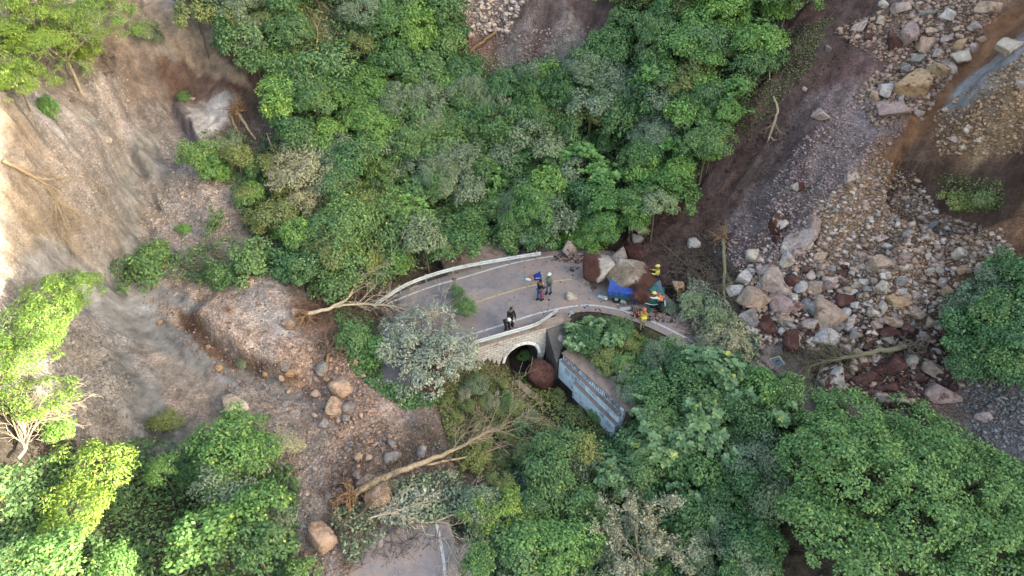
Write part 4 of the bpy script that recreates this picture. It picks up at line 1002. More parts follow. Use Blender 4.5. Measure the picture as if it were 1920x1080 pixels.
# lower right thicket and gully side
F2 = [(1185,812),(1230,700),(1290,672),(1400,712),(1490,760),(1500,790),(1480,850),(1440,1000),(1430,1110),(900,1110),(890,960),(960,880),(1010,815),(1060,800),(1120,825)]
def kinds2(x, y, r):
    u = r.uniform()
    if x < 1130 and y < 960: return 'dull' if u < .35 else 'olive' if u < .65 else 'mid' if u < .85 else 'deep'
    if 1180 < x < 1400 and y < 860: return 'broad' if u < .55 else 'deep' if u < .85 else 'mid'
    return 'deep' if u < .5 else 'mid' if u < .66 else 'dull' if u < .84 else 'broad'
def zone2(x, y):
    return ('below the graffiti wall' if x < 1190 else 'right of the graffiti wall' if y < 830 else 'left of the huge tree') if y < 900 else \
           ('in the row above the bare-twigged tree' if y < 985 else 'along the bottom edge')
auto_forest(F2, 51, kinds2, (.8, 2.6), (.50, .85), zone2, 'trees of the thicket below the road', 41, keep=lambda x, y: not near_any(x, y, [(1205,1030,70)]))
F3 = [(1062,612),(1110,602),(1180,625),(1280,655),(1330,650),(1420,690),(1360,720),(1290,690),(1220,720),(1180,745),(1120,690),(1060,650)]
auto_forest(F3, 33, lambda x, y, r: ('broad' if x < 1180 and y < 660 and r.uniform() < .6 else ['mid', 'olive', 'dull', 'deep'][r.randint(4)]), (.2, .7), (.45, .75), lambda x, y: 'on the bank between road and graffiti wall, upper strip' if y < 650 else 'on the bank above the graffiti wall top',
            'shrubs on the bank below the road', 51)
F4 = [(850,700),(905,690),(945,700),(965,735),(1000,775),(985,830),(930,880),(880,860),(850,800),(820,760)]
auto_forest(F4, 36, lambda x, y, r: ['olive', 'dull', 'olive', 'straw', 'mid'][r.randint(5)], (.1, .5), (.35, .6), 'on the scrubby bank left of the gully', 'low scrub left of the gully', 61)
F5 = [(1795,545),(1850,500),(1935,490),(1935,720),(1850,725),(1800,690),(1790,620)]
auto_forest(F5, 48, lambda x, y, r: ['dull', 'mid', 'deep', 'mid'][r.randint(4)], (.8, 2.2), (.5, .8), 'in the thicket at the right edge', 'trees of the thicket at the right edge', 71)
# strewn greens between the mud chute and the forest
F6 = [(385,255),(440,250),(530,300),(600,330),(560,420),(500,450),(440,400),(380,320)]
auto_forest(F6, 44, lambda x, y, r: ['mid', 'dull', 'bright', 'olive'][r.randint(4)], (.5, 1.8), (.4, .75), 'in the leaning thicket right of the pale scree', 'trees leaning over the pale scree', 81)
for (x, y, h, r, k, lab) in [
 (566,330,2.2,56,'straw',"buff-grey leafy tree at the lower edge of the forest above the left debris"),
 (590,370,1.8,40,'straw',"smaller buff-grey tree tucked under the larger one above the left debris"),
 (872,578,.9,20,'mid',"green leafy sprig reaching over the road beside the silvery tree"),
 (858,548,.7,13,'mid',"smaller sprig over the road beyond the silvery tree"),
 (1000,440,1.0,30,'silver',"grey-leaved bush beside the far end of the curved guardrail"),
 (640,440,2.2,78,'mid',"broad mid-green tree above the left end of the curved guardrail"),
 (700,660,1.4,38,'bright',"bright green bush left of the silvery tree"),
 (665,640,.9,32,'mid',"green bush above the red root tangle left of the silvery tree"),
 (450,850,2.8,58,'bright',"round bright green tree standing at the foot of the mud chute"),
 (765,90,2.0,32,'bright',"small round bright green crown beside the top centre scarp"),
 (1022,148,1.8,30,'bright',"round bright green crown just below the top centre gravel slope"),
 (268,510,.5,34,'mid',"green bush stranded on the upper edge of the mud chute"),
 (285,478,.5,26,'mid',"small green bush just above the stranded one by the mud chute"),
 (1430,722,1.3,40,'bright',"bright green bush beside the blue road sign"),
 (1480,735,1.2,32,'mid',"mid-green bush right of the one beside the blue road sign"),
 (1022,1020,2.4,70,'bright',"round bright green tree at the bottom edge left of the bare-twigged tree"),
 (940,950,2.4,46,'lime',"yellow-green large-leaved tree beside the lower fallen trunk"),
 (1240,850,1.8,52,'broad',"broad-leaved tree right below the end of the graffiti wall"),
 (1310,770,1.8,50,'broad',"tall broad-leaved tree above the others right of the graffiti wall"),
 (370,290,1.5,28,'mid',"green bush at the upper end of the pale scree"),
 (470,490,.8,34,'mid',"flattened green tree top lying left of the forest edge"),
 (540,505,.8,36,'deep',"dark green bush above the exposed buff roots"),
 (415,520,.5,30,'mid',"low green branches lying across the debris top"),
 (345,430,.2,12,'bright',"tiny bright tuft on the debris above the thin sapling"),
 (455,680,.05,9,'dull',"tiny grey-green tuft in the channel of the debris fan"),
 (1560,755,.4,26,'mid',"mid-green bush at the top edge of the huge tree"),
 (1800,375,.1,26,'olive',"wiry olive tuft in the dark hollow on the right"),
 (1850,375,.1,24,'olive',"second wiry olive tuft in the dark hollow, nearer the right edge"),
 (985,668,.0,15,'bright',"bright plants growing inside the culvert arch"),
 (1070,775,.0,22,'olive',"yellowish plants on the gully floor below the red-brown boulder"),
 (1045,745,.0,16,'olive',"low yellowish plants beside the red-brown boulder"),
 (1120,775,.0,16,'mid',"small green plants at the foot of the graffiti wall"),
 (1150,620,.3,24,'mid',"rounded shrub hiding the near road edge beside the orange-clad figure"),
 (1262,652,.3,24,'dull',"grey-green shrub right of the orange-clad figure at the road edge"),
 (1300,570,.4,26,'dull',"grey-green bush between truck front and dark soil slope"),
 (1258,580,.2,14,'dull',"low grey-green bush at the truck's front wheel"),
 (1345,598,.4,28,'dull',"dusty grey bush covering the road right of the truck"),
 (1370,640,.4,34,'straw',"dusty withered bush right of the covered road"),
 (1335,650,.3,24,'straw',"withered bush just below the covered road"),
 ]: tree(x, y, h, r, k, label=lab)

# near sunlit trees on the left
for (x, y, h, r, k, lab) in [
 (120,560,4.2,58,'lime',"sunlit yellow-green tree, topmost of the left edge group"),
 (70,600,4.0,60,'lime',"sunlit yellow-green tree hanging at the left edge below the topmost"),
 (20,680,3.6,62,'lime',"sunlit tree cut by the left edge, middle of the group"),
 (60,760,3.2,46,'lime',"sunlit small tree above the white dead twigs"),
 (110,800,2.0,26,'bright',"small green bush on the slope below the left sunlit trees"),
 (185,880,3.8,58,'lime',"feathery sunlit tree in the bottom left corner, upper one"),
 (140,955,3.0,50,'lime',"feathery sunlit tree in the bottom left corner, middle one"),
 (300,880,2.4,28,'bright',"narrow bright green tree left of the round one at the chute's foot"),
 (362,880,1.6,30,'deep',"shaded blue-green tree behind the round bright one"),
 (95,1045,3.0,56,'bright',"bright green tree in the bottom left corner, lowest one"),
 (15,1060,2.4,40,'mid',"green tree filling the very bottom left corner"),
 (215,1060,2.2,36,'bright',"bright green tree on the bottom edge right of the corner"),
 (385,1000,3.0,60,'bright',"bright green tree on the bottom edge, left of the big tan boulder"),
 (475,950,2.8,46,'bright',"bright green tree nearest to the debris fan at the bottom"),
 (430,920,2.6,44,'dull',"grey-green tree under the round bright tree"),
 (480,1030,2.4,46,'mid',"mid-green tree on the bottom edge beside the debris fan"),
 (525,975,.9,30,'dull',"wispy grey-green bush at the lower left rim of the debris fan"),
 (530,830,.8,26,'straw',"withered bush at the rim of the debris fan beside the round tree"),
 (420,870,2.4,44,'mid',"mid-green tree directly below the round bright tree"),
 (310,790,.6,24,'olive',"thin olive bush at the foot of the mud chute"),
 (560,1075,.6,26,'mid',"green bush on the bottom edge below the big tan boulder"),
 (60,80,2.4,70,'lime',"sunlit tree on the top left ridge, left one"),
 (150,40,2.4,60,'lime',"sunlit tree on the top left ridge, right one"),
 (30,20,2.4,60,'lime',"sunlit tree in the very top left corner"),
 (30,150,1.8,50,'lime',"sunlit bush below the top left ridge trees"),
 (90,205,.4,22,'bright',"small bush hanging on the upper cliff edge at the left"),
 (160,105,1.2,30,'lime',"sparse sunlit leaves around the pale branches on the ridge"),
 (275,58,.4,22,'dull',"low grey-green bush on the brown strip at the top left"),
 (290,72,.3,16,'dull',"smaller grey-green bush on the brown strip at the top left"),
 (345,182,.15,10,'mid',"little tuft on the crest of the left cliff"),
 ]: tree(x, y, h, r, k, label=lab)

# the huge tree on the right: one crown, its own mesh
def silver_tree():
    rng = np.random.RandomState(17); p = hit1(805, 655, 1.9); s = scale_at(p); Vs = []; Fs = []; CCs = []; b = 0
    for (dx, dy, dz, rx, ry, rz, n) in ((-45, 10, .2, 52, 46, 1.1, 46), (30, 25, .3, 60, 50, 1.2, 56), (-5, -35, .5, 56, 44, 1.1, 44), (52, -12, -.1, 44, 44, .9, 30), (-62, -30, -.2, 34, 40, .8, 20), (0, 60, -.3, 60, 30, .8, 26)):
        V, F, CC = crown_geo(rng, rx * s, ry * s, rz, n, .34, 85, .155, .42, fill=.2, low=-.1, lobe=.9)
        o = np.array([dx * s, -dy * s * 1.25, dz]); Vs.append(V + o); Fs.append(F + b); b += len(V); CCs.append(CC + o)
    zg = float(ground_z(p[0] - .8, p[1] + .4)); t = empty("tree", (p[0], p[1], zg)); ch = p[2] - zg
    link("crown", mk_mesh("silver_crown", np.concatenate(Vs), np.concatenate(Fs), LM['silver']), t, (0, 0, ch))
    tb = MB(); f0 = Vector((-.2, .3, ch * .35)); tb.tube([(-.9, .7, -.2), (-.6, .5, ch * .2), f0], [.2, .16, .14], 8)
    CC = np.concatenate(CCs)
    for c in CC[rng.permutation(len(CC))[:90]]:
        c = Vector(c * 1.0) + Vector((0, 0, ch)); m = f0.lerp(c, .5) + Vector(rng.normal(size=3)) * .2
        tb.tube([f0, m, c], [.07, .035, .01], 4, cap=False)
    tb.build("trunk", M_BARK, t, True)
    tag(t, "large silvery-leaved tree bowed over the near end of the bridge", "tree")
silver_tree()
def big_tree():
    rng = np.random.RandomState(5); p = hit1(1705, 925, 5.0); s = scale_at(p)
    Vs = []; Fs = []; CCs = []; b = 0
    spots = [(0, 0)] + [(math.cos(a) * .46, math.sin(a) * .46) for a in np.arange(0, 6.28, 1.05)] + [(math.cos(a) * .84, math.sin(a) * .84) for a in np.arange(.2, 6.4, .5)]
    for (u, v) in spots:
        u += rng.normal() * .05; v += rng.normal() * .05; rr_ = min(1, math.hypot(u, v)); q = rng.uniform(.75, 1.25)
        V, F, CC = crown_geo(rng, 62 * s * q, 60 * s * q, 1.25 * q, int(40 * q), .4, 130, .155, .6, fill=.2, low=-.15, lobe=.9)
        o = np.array([u * 215 * s, v * 200 * s, 3.4 * math.sqrt(max(0, 1 - rr_ ** 2 * .95)) - 1.2 + rng.normal() * .3]); Vs.append(V + o); Fs.append(F + b); b += len(V); CCs.append(CC + o)
    V = np.concatenate(Vs); F = np.concatenate(Fs); CC = np.concatenate(CCs)
    zg = float(ground_z(p[0], p[1])); t = empty("tree", (p[0], p[1], zg))
    ch = p[2] - zg
    link("crown", mk_mesh("big_tree_crown", V, F, LM['ficus']), t, (0, 0, ch - 1.0))
    tb = MB(); tb.tube([(0, 0, -.3), (.1, 0, ch * .4), (0, 0, ch * .6)], [.55, .42, .38], 10)
    for c in CC[rng.permutation(len(CC))[:70]]:
        c = Vector(c) * .9 + Vector((0, 0, ch - 1)); f = Vector((0, 0, ch * .6)); m = f.lerp(c, .45) + Vector(rng.normal(size=3)) * .3
        tb.tube([f, m, c], [.16, .09, .02], 5, cap=False)
    tb.build("trunk", M_BARK, t, True)
    tag(t, "huge dense green tree filling the bottom right corner", "tree")
big_tree()
for (x, y, h, r, k, lab) in [(1560,860,2.6,60,'ficus',"")]: pass

# bare-twigged tree at the bottom centre
def bare_tree(px, py, h, n, L, rad, lab, seed, mat=M_BARKP, depth=4, leaf=None, nleaf=0, dirv=(0, 0, 1), name="tree", spread=.75, split=2.8, cat='tree'):
    rng = np.random.RandomState(seed); p = hit1(px, py, h); zg = float(ground_z(p[0], p[1]))
    t = empty(name, (p[0], p[1], zg)); mb = MB()
    top = Vector((0, 0, max(p[2] - zg - .5, .1)))
    mb.tube([(0, 0, -.3), top * .5 + Vector((.05, 0, 0)), top], [rad, rad * .9, rad * .75], 7, cap=False)
    for k in range(n):
        d = Vector((math.cos(k * 6.28 / n + rng.uniform(-.3, .3)), math.sin(k * 6.28 / n), rng.uniform(.4, 1.1))) + Vector(dirv) * .5
        branch(mb, top, d, L * rng.uniform(.7, 1.1), rad * .6, depth, rng, split=split, spread=spread)
    mb.build("trunk", mat, t)
    if leaf:
        tips = np.array(mb.v)[rng.randint(0, len(mb.v), nleaf)]; tips = tips[tips[:, 2] > top.z * .8]
        n_ = len(tips)
        V, F = leaf_geo(tips + rng.normal(size=(n_, 3)) * .07, unit(rng.normal(size=(n_, 3)) + [0, 0, 1]), unit(rng.normal(size=(n_, 3))), rng.uniform(.08, .2, n_), rng.uniform(.05, .1, n_), rng)
        link("crown", mk_mesh("sparse_leaves", V, F, LM[leaf]), t)
    tag(t, lab, cat); return t
bare_tree(1200, 1040, 2.6, 7, 1.6, .13, "pale bare-twigged tree with sparse leaves at the bottom edge", 3, M_BARKP, 4, 'straw', 7000)
bare_tree(120, 100, 2.6, 6, 2.4, .10, "sunlit tree with pale forking bare branches on the top left ridge", 8, M_BARKP, 3, 'lime', 1500, (1, -.3, .3))
bare_tree(400, 415, .9, 4, .8, .05, "thin pale sapling standing on the debris below the pale scree", 9, M_BARKP, 2, 'mid', 900)
bare_tree(690, 900, .3, 4, .8, .03, "grey dead brush beside the lower fallen trunk", 12, M_BARK, 3)
bare_tree(900, 800, .3, 3, .7, .02, "leafless brush where the fallen crown ends", 14, M_BARK, 3)
bare_tree(460, 60, 2.2, 4, 1.5, .12, "tree with thin pale trunk and buff leaves at the top left of the forest", 15, M_BARKP, 3, 'olive', 3500)

# fallen trunks and dead wood
def poly3(pts, lifts):
    P = [hit1(a, b, l) for (a, b), l in zip(pts, lifts)]; return [Vector(p) for p in P]
def fallen(pts, lifts, rads, lab, seed, mat, rootmat=None, root_at=0, roots=14, rootlen=.9, twigs=18, twiglen=1.3, depth=3, name="fallen_tree", tw_from=.45, cat="fallen tree", trad=.03, ball=.0):
    rng = np.random.RandomState(seed); P = poly3(pts, lifts); o0 = P[0].copy()
    t = empty(name, tuple(o0)); Q = [p - o0 for p in P]
    # smooth
    A = catmull(np.array([tuple(q) for q in Q]), 5) if len(Q) > 2 else np.array([tuple(q) for q in Q])
    rr = np.interp(np.linspace(0, 1, len(A)), np.linspace(0, 1, len(rads)), rads)
    A = A + rng.normal(size=A.shape) * rr[:, None] * .25
    mb = MB(); mb.tube([Vector(a) for a in A], list(rr), 9); mb.build("trunk", mat, t, True)
    if twigs:
        tb = MB()
        for k in range(twigs):
            i = int(rng.uniform(tw_from, 1) * (len(A) - 1)); d = Vector(A[min(i + 1, len(A) - 1)]) - Vector(A[max(i - 1, 0)])
            d = d.normalized() + Vector(unit(rng.normal(size=3))) * .75 + Vector((0, 0, .25))
            branch(tb, A[i], d, twiglen * rng.uniform(.6, 1.2), trad * rng.uniform(.6, 1.2), depth, rng, split=2.6, grav=-.03)
        tb.build("branches", mat, t)
    if rootmat:
        rb = MB(); d0 = (Vector(A[0]) - Vector(A[2])).normalized()
        for k in range(roots):
            d = d0 * .5 + Vector(unit(rng.normal(size=3))) * 1.0
            branch(rb, Vector(A[0]) + Vector(rng.normal(size=3)) * ball, d, rootlen * rng.uniform(.5, 1.2), rads[0] * .35, 2, rng, bend=.7, split=2.4, seg=5, grav=-.04)
        rb.build("roots", rootmat, t)
    tag(t, lab, cat); return t
fallen([(662,925),(720,895),(790,868),(850,845),(905,815),(945,800)], [.8,.8,.8,.9,.9,.8], [.16,.15,.13,.10,.07,.04], "long buff uprooted trunk lying across the lower debris with orange roots", 1, M_WOOD, M_ROOT, roots=20, rootlen=1.0, twigs=15, twiglen=1.45, tw_from=.6, ball=.15)
fallen([(800,870),(850,862),(900,850),(950,835)], [.5,.6,.6,.5], [.07,.06,.05,.03], "thin grey limb forking below the long buff trunk", 2, M_WOOD, None, twigs=8, twiglen=1.2, name="fallen_branch", cat="branch")
fallen([(575,588),(610,580),(650,560),(672,520),(680,480)], [.5,.7,.9,1.2,1.3], [.12,.11,.09,.06,.04], "bent bare trunk leaning from exposed buff roots toward the guardrail", 3, M_BARKP, M_ROOT, roots=14, rootlen=1.1, twigs=22, twiglen=1.8, tw_from=.3)
fallen([(620,575),(680,570),(740,575),(800,590),(850,560)], [.5,.7,.8,.7,.5], [.08,.07,.06,.04,.02], "bare grey branches stretched over the left end of the road", 4, M_BARKP, None, twigs=24, twiglen=1.3, tw_from=.2, name="fallen_branch", cat="branch")
fallen([(1700,650),(1650,658),(1600,668),(1550,678),(1510,690)], [.6,.6,.6,.5,.4], [.16,.15,.12,.08,.04], "mossy grey trunk lying across the lower rockfall, brown roots at right", 5, M_GREYW, M_BARK, roots=26, rootlen=.9, twigs=26, twiglen=1.5, tw_from=.4, ball=.25)
fallen([(1355,448),(1358,490),(1357,530),(1360,575)], [.5,.4,.35,.3], [.13,.11,.09,.05], "upended trunk with a brown root fan on top, left of the rockfall", 6, M_GREYW, M_ROOT, roots=26, rootlen=.8, twigs=8, twiglen=.8, ball=.15)
fallen([(442,205),(455,225),(470,248),(480,262)], [.9,.7,.5,.2], [.12,.11,.09,.07], "short uprooted trunk with a straw-coloured root ball on the left slope", 7, M_WOOD, M_ROOT, roots=34, rootlen=.9, twigs=0, twiglen=.6, ball=.2)
fallen([(430,210),(440,235),(448,250)], [.3,.3,.2], [.09,.08,.05], "thin trunk beside the straw-coloured root ball", 8, M_WOOD, None, twigs=4, twiglen=.6)
fallen([(5,300),(40,320),(85,345),(110,380),(140,395)], [.5,.7,.7,.5,.4], [.12,.1,.08,.05,.03], "sunlit dead branches splaying over the left edge slope", 9, M_WOOD, None, twigs=16, twiglen=1.9, tw_from=.0, trad=.045, name="dead_branch", cat="branch")
fallen([(1450,180),(1458,205),(1450,235),(1440,265)], [1.6,1.2,.6,.1], [.05,.09,.08,.06], "twisted dead snag on the upper dark slope", 10, M_WOOD, None, twigs=5, twiglen=.5, name="snag", cat="snag")
fallen([(690,972),(740,962),(800,980),(850,965),(888,962)], [.5,.5,.4,.4,.5], [.05,.05,.05,.06,.07], "pale crooked limbs above the lower road", 11, M_BARKP, None, twigs=14, twiglen=1.1, tw_from=.1, name="fallen_branch", cat="branch")
fallen([(790,1000),(830,1010),(850,1040),(870,1075)], [.2,.2,.1,.1], [.04,.035,.03,.02], "thin pale branch lying on the lower road", 12, M_BARKP, None, twigs=6, twiglen=.8, name="fallen_branch", cat="branch")
fallen([(35,860),(50,835),(45,800),(60,780)], [1.2,1.4,1.6,1.7], [.07,.06,.05,.03], "white dead twigs at the left edge", 13, M_BARKP, None, twigs=16, twiglen=1.2, tw_from=.0, trad=.03, name="dead_branch", cat="branch")
fallen([(500,250),(520,300),(540,350),(560,400)], [1.4,1.2,.9,.5], [.05,.05,.05,.06], "slender bowed trunk in the leaning thicket", 14, M_BARKP, None, twigs=8, twiglen=1.0)
fallen([(340,500),(420,498),(500,502),(560,520)], [.3,.4,.4,.4], [.07,.07,.06,.04], "horizontal grey trunk along the top of the debris fan", 15, M_BARK, None, twigs=14, twiglen=1.2, tw_from=.1)
fallen([(880,95),(905,78),(930,60)], [.3,.4,.4], [.12,.12,.1], "short broken trunk with frayed end at the top centre scarp", 16, M_ROOT, M_ROOT, root_at=0, roots=10, rootlen=.6, twigs=0)
fallen([(615,660),(612,690),(605,720)], [.2,.3,.1], [.1,.08,.05], "tangle of red-brown roots left of the bright green bush", 17, M_ROOT, M_BARK, roots=30, rootlen=1.0, twigs=0, name="root_tangle", cat="roots")
fallen([(640,985),(680,960),(700,930)], [.3,.4,.4], [.05,.05,.03], "brushwood below the orange roots of the long trunk", 18, M_BARK, M_BARK, roots=20, rootlen=1.2, twigs=14, twiglen=1.1, name="brushwood", cat="branches")
fallen([(1443,92),(1443,150)], [1.9,.1], [.035,.04], "thin bare pole standing at the forest edge on the upper slope", 19, M_BARKP, None, twigs=0, name="bare_pole", cat="pole")
fallen([(590,100),(596,60),(580,25)], [.4,.5,.5], [.06,.05,.04], "thin fallen stem on the bare patch at the top left of the forest", 20, M_WOOD, None, twigs=10, twiglen=1.0)
fallen([(640,90),(690,110),(730,140)], [.4,.6,.8], [.06,.05,.03], "dead stem running from the bare patch into the forest", 21, M_WOOD, None, twigs=12, twiglen=1.0)
fallen([(1240,455),(1290,500),(1330,540)], [.2,.2,.2], [.05,.05,.03], "dead grey stem on the dark soil above the truck", 22, M_BARK, None, twigs=14, twiglen=.9)

# stuff: dead twigs, undergrowth, fallen leaves
def sticks(name, pts, lmin, lmax, rad, mat, seed, label, up=.35):
    rng = np.random.RandomState(seed); n = len(pts)
    a = rng.uniform(0, 6.28, n); L = rng.uniform(lmin, lmax, n)
    d = np.stack([np.cos(a), np.sin(a), rng.normal(size=n) * up], 1); d = unit(d)
    V = []; F = []
    s = unit(np.cross(d, np.array([0, 0, 1.0]))); u = np.cross(s, d); K = 4
    bend = rng.normal(size=(n, 3)) * .18 * L[:, None]
    for k in range(K):
        t = k / (K - 1); c = pts + d * (L * (t - .5))[:, None] + bend * (4 * t * (1 - t) - .5) + np.array([0, 0, .08])
        r = rad * (1 - .6 * t) * (.6 + rng.uniform(size=n) * .8 if k == 0 else 1); r = np.broadcast_to(r, (n,))[:, None]
        for q in (0, 2.09, 4.19): V.append(c + (s * math.cos(q) + u * math.sin(q)) * r)
    V = np.stack(V, 1); f = []
    for k in range(K - 1):
        for j in range(3): f.append([k*3+j, k*3+(j+1)%3, (k+1)*3+(j+1)%3, (k+1)*3+j])
    F = (np.array(f)[None] + (np.arange(n) * K * 3)[:, None, None]).reshape(-1, 4)
    o = link(name, mk_mesh(name, V.reshape(-1, 3), F, mat)); tag(o, label, 'dead twigs', None, 'stuff'); return o
sticks("twigs", scatter_px([(1250,470),(1340,440),(1400,560),(1420,660),(1400,700),(1300,680),(1270,600)], 1500, 101, .5), .4, 1.5, .022, M_BARK, 1, "grey dead twigs right of the truck")
sticks("twigs", scatter_px([(1180,430),(1300,400),(1360,330),(1330,470),(1260,560),(1200,520)], 300, 102, .1), .3, 1.0, .012, M_BARK, 2, "pale twigs on the dark soil above the truck")
sticks("twigs", scatter_px([(1500,650),(1640,640),(1700,680),(1620,720),(1500,720),(1440,670)], 500, 103, .3), .4, 1.3, .02, M_GREYW, 3, "grey twigs around the mossy fallen trunk")
sticks("twigs", scatter_px([(620,520),(720,520),(760,600),(700,620),(600,600)], 700, 104, .4), .4, 1.5, .02, M_BARK, 4, "dead twigs left of the curved guardrail", .6)
sticks("twigs", scatter_px([(640,820),(860,780),(1000,760),(960,900),(880,1000),(640,1080),(620,980)], 1500, 105, .2), .4, 1.4, .02, M_BARK, 5, "dead twigs around the long fallen trunk", .5)
sticks("twigs", scatter_px([(250,400),(480,400),(560,520),(300,540)], 420, 106, .1), .4, 1.4, .02, M_WOOD, 6, "twigs lying on top of the debris fan")
sticks("twigs", scatter_px([(560,0),(760,60),(740,180),(600,140)], 400, 107, .2), .4, 1.4, .02, M_WOOD, 7, "twigs on the bare patch in the upper left forest")
sticks("twigs", scatter_px([(1340,250),(1480,60),(1640,40),(1560,160),(1420,340)], 500, 108, .0), .3, 1.0, .018, M_BARK, 8, "dead twigs along the forest edge on the upper dark slope")
sticks("twigs", scatter_px([(840,720),(930,720),(990,800),(940,900),(860,860)], 500, 109, .3), .3, 1.0, .015, M_BARK, 9, "dead twigs in the scrub left of the gully", .8)
sticks("twigs", scatter_px([(20,400),(140,400),(150,440),(60,440)], 160, 110, .3), .3, 1.0, .015, M_WOOD, 10, "dry twigs on the left slope")

def groundcover(name, poly, n, seed, mat, leaf, h, label, dens=.4, kind='diamond'):
    P = scatter_px(poly, n, seed, dens); rng = np.random.RandomState(seed); n = len(P)
    P[:, 2] += rng.uniform(0, 1, n) ** 1.5 * h * (.5 + vnoise(P[:, 0] * .8, P[:, 1] * .8, seed)) * 1.6
    L = leaf * rng.uniform(.6, 1.4, n)
    V, F = leaf_geo(P, unit(rng.normal(size=(n, 3)) * .5 + [0, -.1, 1]), unit(rng.normal(size=(n, 3)) * [1, 1, .3]), L, L * .55, rng, kind)
    o = link(name, mk_mesh(name, V, F, mat)); tag(o, label, 'undergrowth', None, 'stuff'); return o
groundcover("undergrowth", F1, 80000, 201, LM['mid'], .2, 1.5, "leafy undergrowth beneath the forest behind the road", .75)
groundcover("undergrowth", F1, 24000, 202, LM['dull'], .18, 1.6, "grey-green creepers beneath the forest behind the road", .3)
groundcover("undergrowth", F2, 26000, 203, LM['deep'], .22, .7, "leafy undergrowth of the thicket below the road", .75)
groundcover("undergrowth", F3 , 9000, 204, LM['olive'], .15, .35, "low creepers on the bank above the graffiti wall", .5)
groundcover("undergrowth", F3 , 7000, 214, LM['bright'], .16, .35, "bright creepers on the bank above the graffiti wall", .1)
groundcover("undergrowth", [(830,690),(905,680),(950,690),(1010,775),(1060,810),(980,880),(900,900),(850,860),(820,760)], 12000, 205, LM['olive'], .13, .35, "dry olive scrub left of the gully", .4)
groundcover("undergrowth", [(830,690),(905,680),(950,690),(1010,775),(1060,810),(980,880),(900,900),(850,860),(820,760)], 9000, 206, LM['brown'], .13, .3, "withered scrub left of the gully", .2)
groundcover("undergrowth", [(1290,520),(1350,560),(1420,640),(1420,700),(1350,690),(1310,650),(1290,600)], 9000, 207, LM['straw'], .15, .45, "dusty withered leaves over the road right of the truck", .5)
groundcover("undergrowth", [(1290,520),(1350,560),(1420,640),(1420,700),(1350,690),(1310,650),(1290,600)], 5000, 208, LM['dull'], .15, .4, "grey-green leaves over the road right of the truck", .3)
groundcover("undergrowth", F5, 7000, 209, LM['dull'], .2, .6, "undergrowth of the thicket at the right edge", .6)
groundcover("undergrowth", [(0,880),(260,820),(420,840),(560,880),(560,1110),(0,1110)], 16000, 210, LM['mid'], .2, .5, "undergrowth beneath the bottom left trees", .3)
groundcover("undergrowth", [(370,250),(520,260),(600,380),(560,500),(420,540),(300,520),(260,490),(400,460),(470,420)], 9000, 211, LM['mid'], .18, .4, "leaves of flattened trees along the debris top", .1)
groundcover("undergrowth", [(620,560),(700,600),(720,720),(800,740),(840,760),(760,770),(660,700)], 7000, 212, LM['mid'], .16, .4, "green weeds around the foot of the silvery tree", .4)
groundcover("undergrowth", [(960,700),(1000,700),(1060,760),(1140,810),(1100,830),(1000,760)], 3500, 213, LM['olive'], .16, .3, "weeds on the gully floor", .1)
groundcover("undergrowth", [(660,920),(860,880),(900,960),(880,1010),(740,1000),(660,1060),(620,980)], 4500, 215, LM['dull'], .17, .4, "crushed grey-green leaves below the long fallen trunk", .1)
groundcover("undergrowth", [(690,960),(760,920),(830,930),(800,980),(740,990)], 1500, 216, LM['silver'], .17, .45, "silvery crushed leaves below the long fallen trunk", .3)
groundcover("undergrowth", [(1750,330),(1880,340),(1880,400),(1790,400)], 1400, 217, LM['olive'], .14, .3, "wiry plants in the dark hollow on the right", .2)
groundcover("undergrowth", [(1480,60),(1560,30),(1520,130),(1460,200),(1400,260),(1370,240)], 2600, 218, LM['olive'], .13, .5, "creepers at the forest edge on the upper slope", .3)
groundcover("undergrowth", [(880,100),(960,110),(980,140),(900,150)], 900, 219, LM['dull'], .16, .3, "grey-green weeds on the top centre scarp", .0)
groundcover("undergrowth", [(1020,425),(1120,425),(1150,455),(1100,470),(1030,470)], 3500, 220, LM['bright'], .17, .4, "bright weeds behind the rocks at the far road edge", .5)
# ================================================================== BRIDGE, WALLS, RAILS
def masonry():
    m, nt, b = newmat("whitewashed_masonry", .9, .15)
    tc = N(nt, "ShaderNodeTexCoord").outputs["Object"]
    mp = N(nt, "ShaderNodeMapping"); mp.inputs["Rotation"].default_value = (math.pi / 2, 0, 0); nt.links.new(mix(nt, .06, tc, noise(nt, tc, 3).outputs["Color"], 'ADD'), mp.inputs[0])
    br = N(nt, "ShaderNodeTexBrick"); br.inputs["Scale"].default_value = 1; br.inputs["Brick Width"].default_value = .42; br.inputs["Row Height"].default_value = .2
    br.inputs["Mortar Size"].default_value = .022; br.inputs["Mortar Smooth"].default_value = .4
    k = ALB * 1.3
    for i, c in ((1, (226, 220, 214)), (2, (200, 192, 186)), (3, (150, 140, 132))): br.inputs[i].default_value = (*[v * k for v in lin(c)], 1)
    nt.links.new(mp.outputs[0], br.inputs[0])
    n = noise(nt, tc, 1.4, 8, .75); n2 = noise(nt, tc, 12, 4, .7)
    a = mix(nt, ramp(nt, [(.56, (0,)*3), (.68, (1,)*3)], n.outputs[0]).outputs[0], br.outputs[0], tuple(v * k for v in lin((122, 102, 90))))
    a = mix(nt, 1, a, ramp(nt, [(.3, (.7,)*3), (.7, (1.15,)*3)], n2.outputs[0]).outputs[0], 'MULTIPLY')
    nt.links.new(a, b.inputs[0]); bump(nt, b, math_(nt, 'ADD', br.outputs[1], n2.outputs[0]), .7, .04); return m
M_MAS = masonry()
M_WHT = simple("painted_concrete_white", (220, 218, 214), .8, .2, .14, 3, .01, k=.95, grime=(150, 142, 136))
M_CON = simple("old_concrete", (162, 142, 130), .9, .15, .25, 2.2, .02, grime=(128, 104, 90))
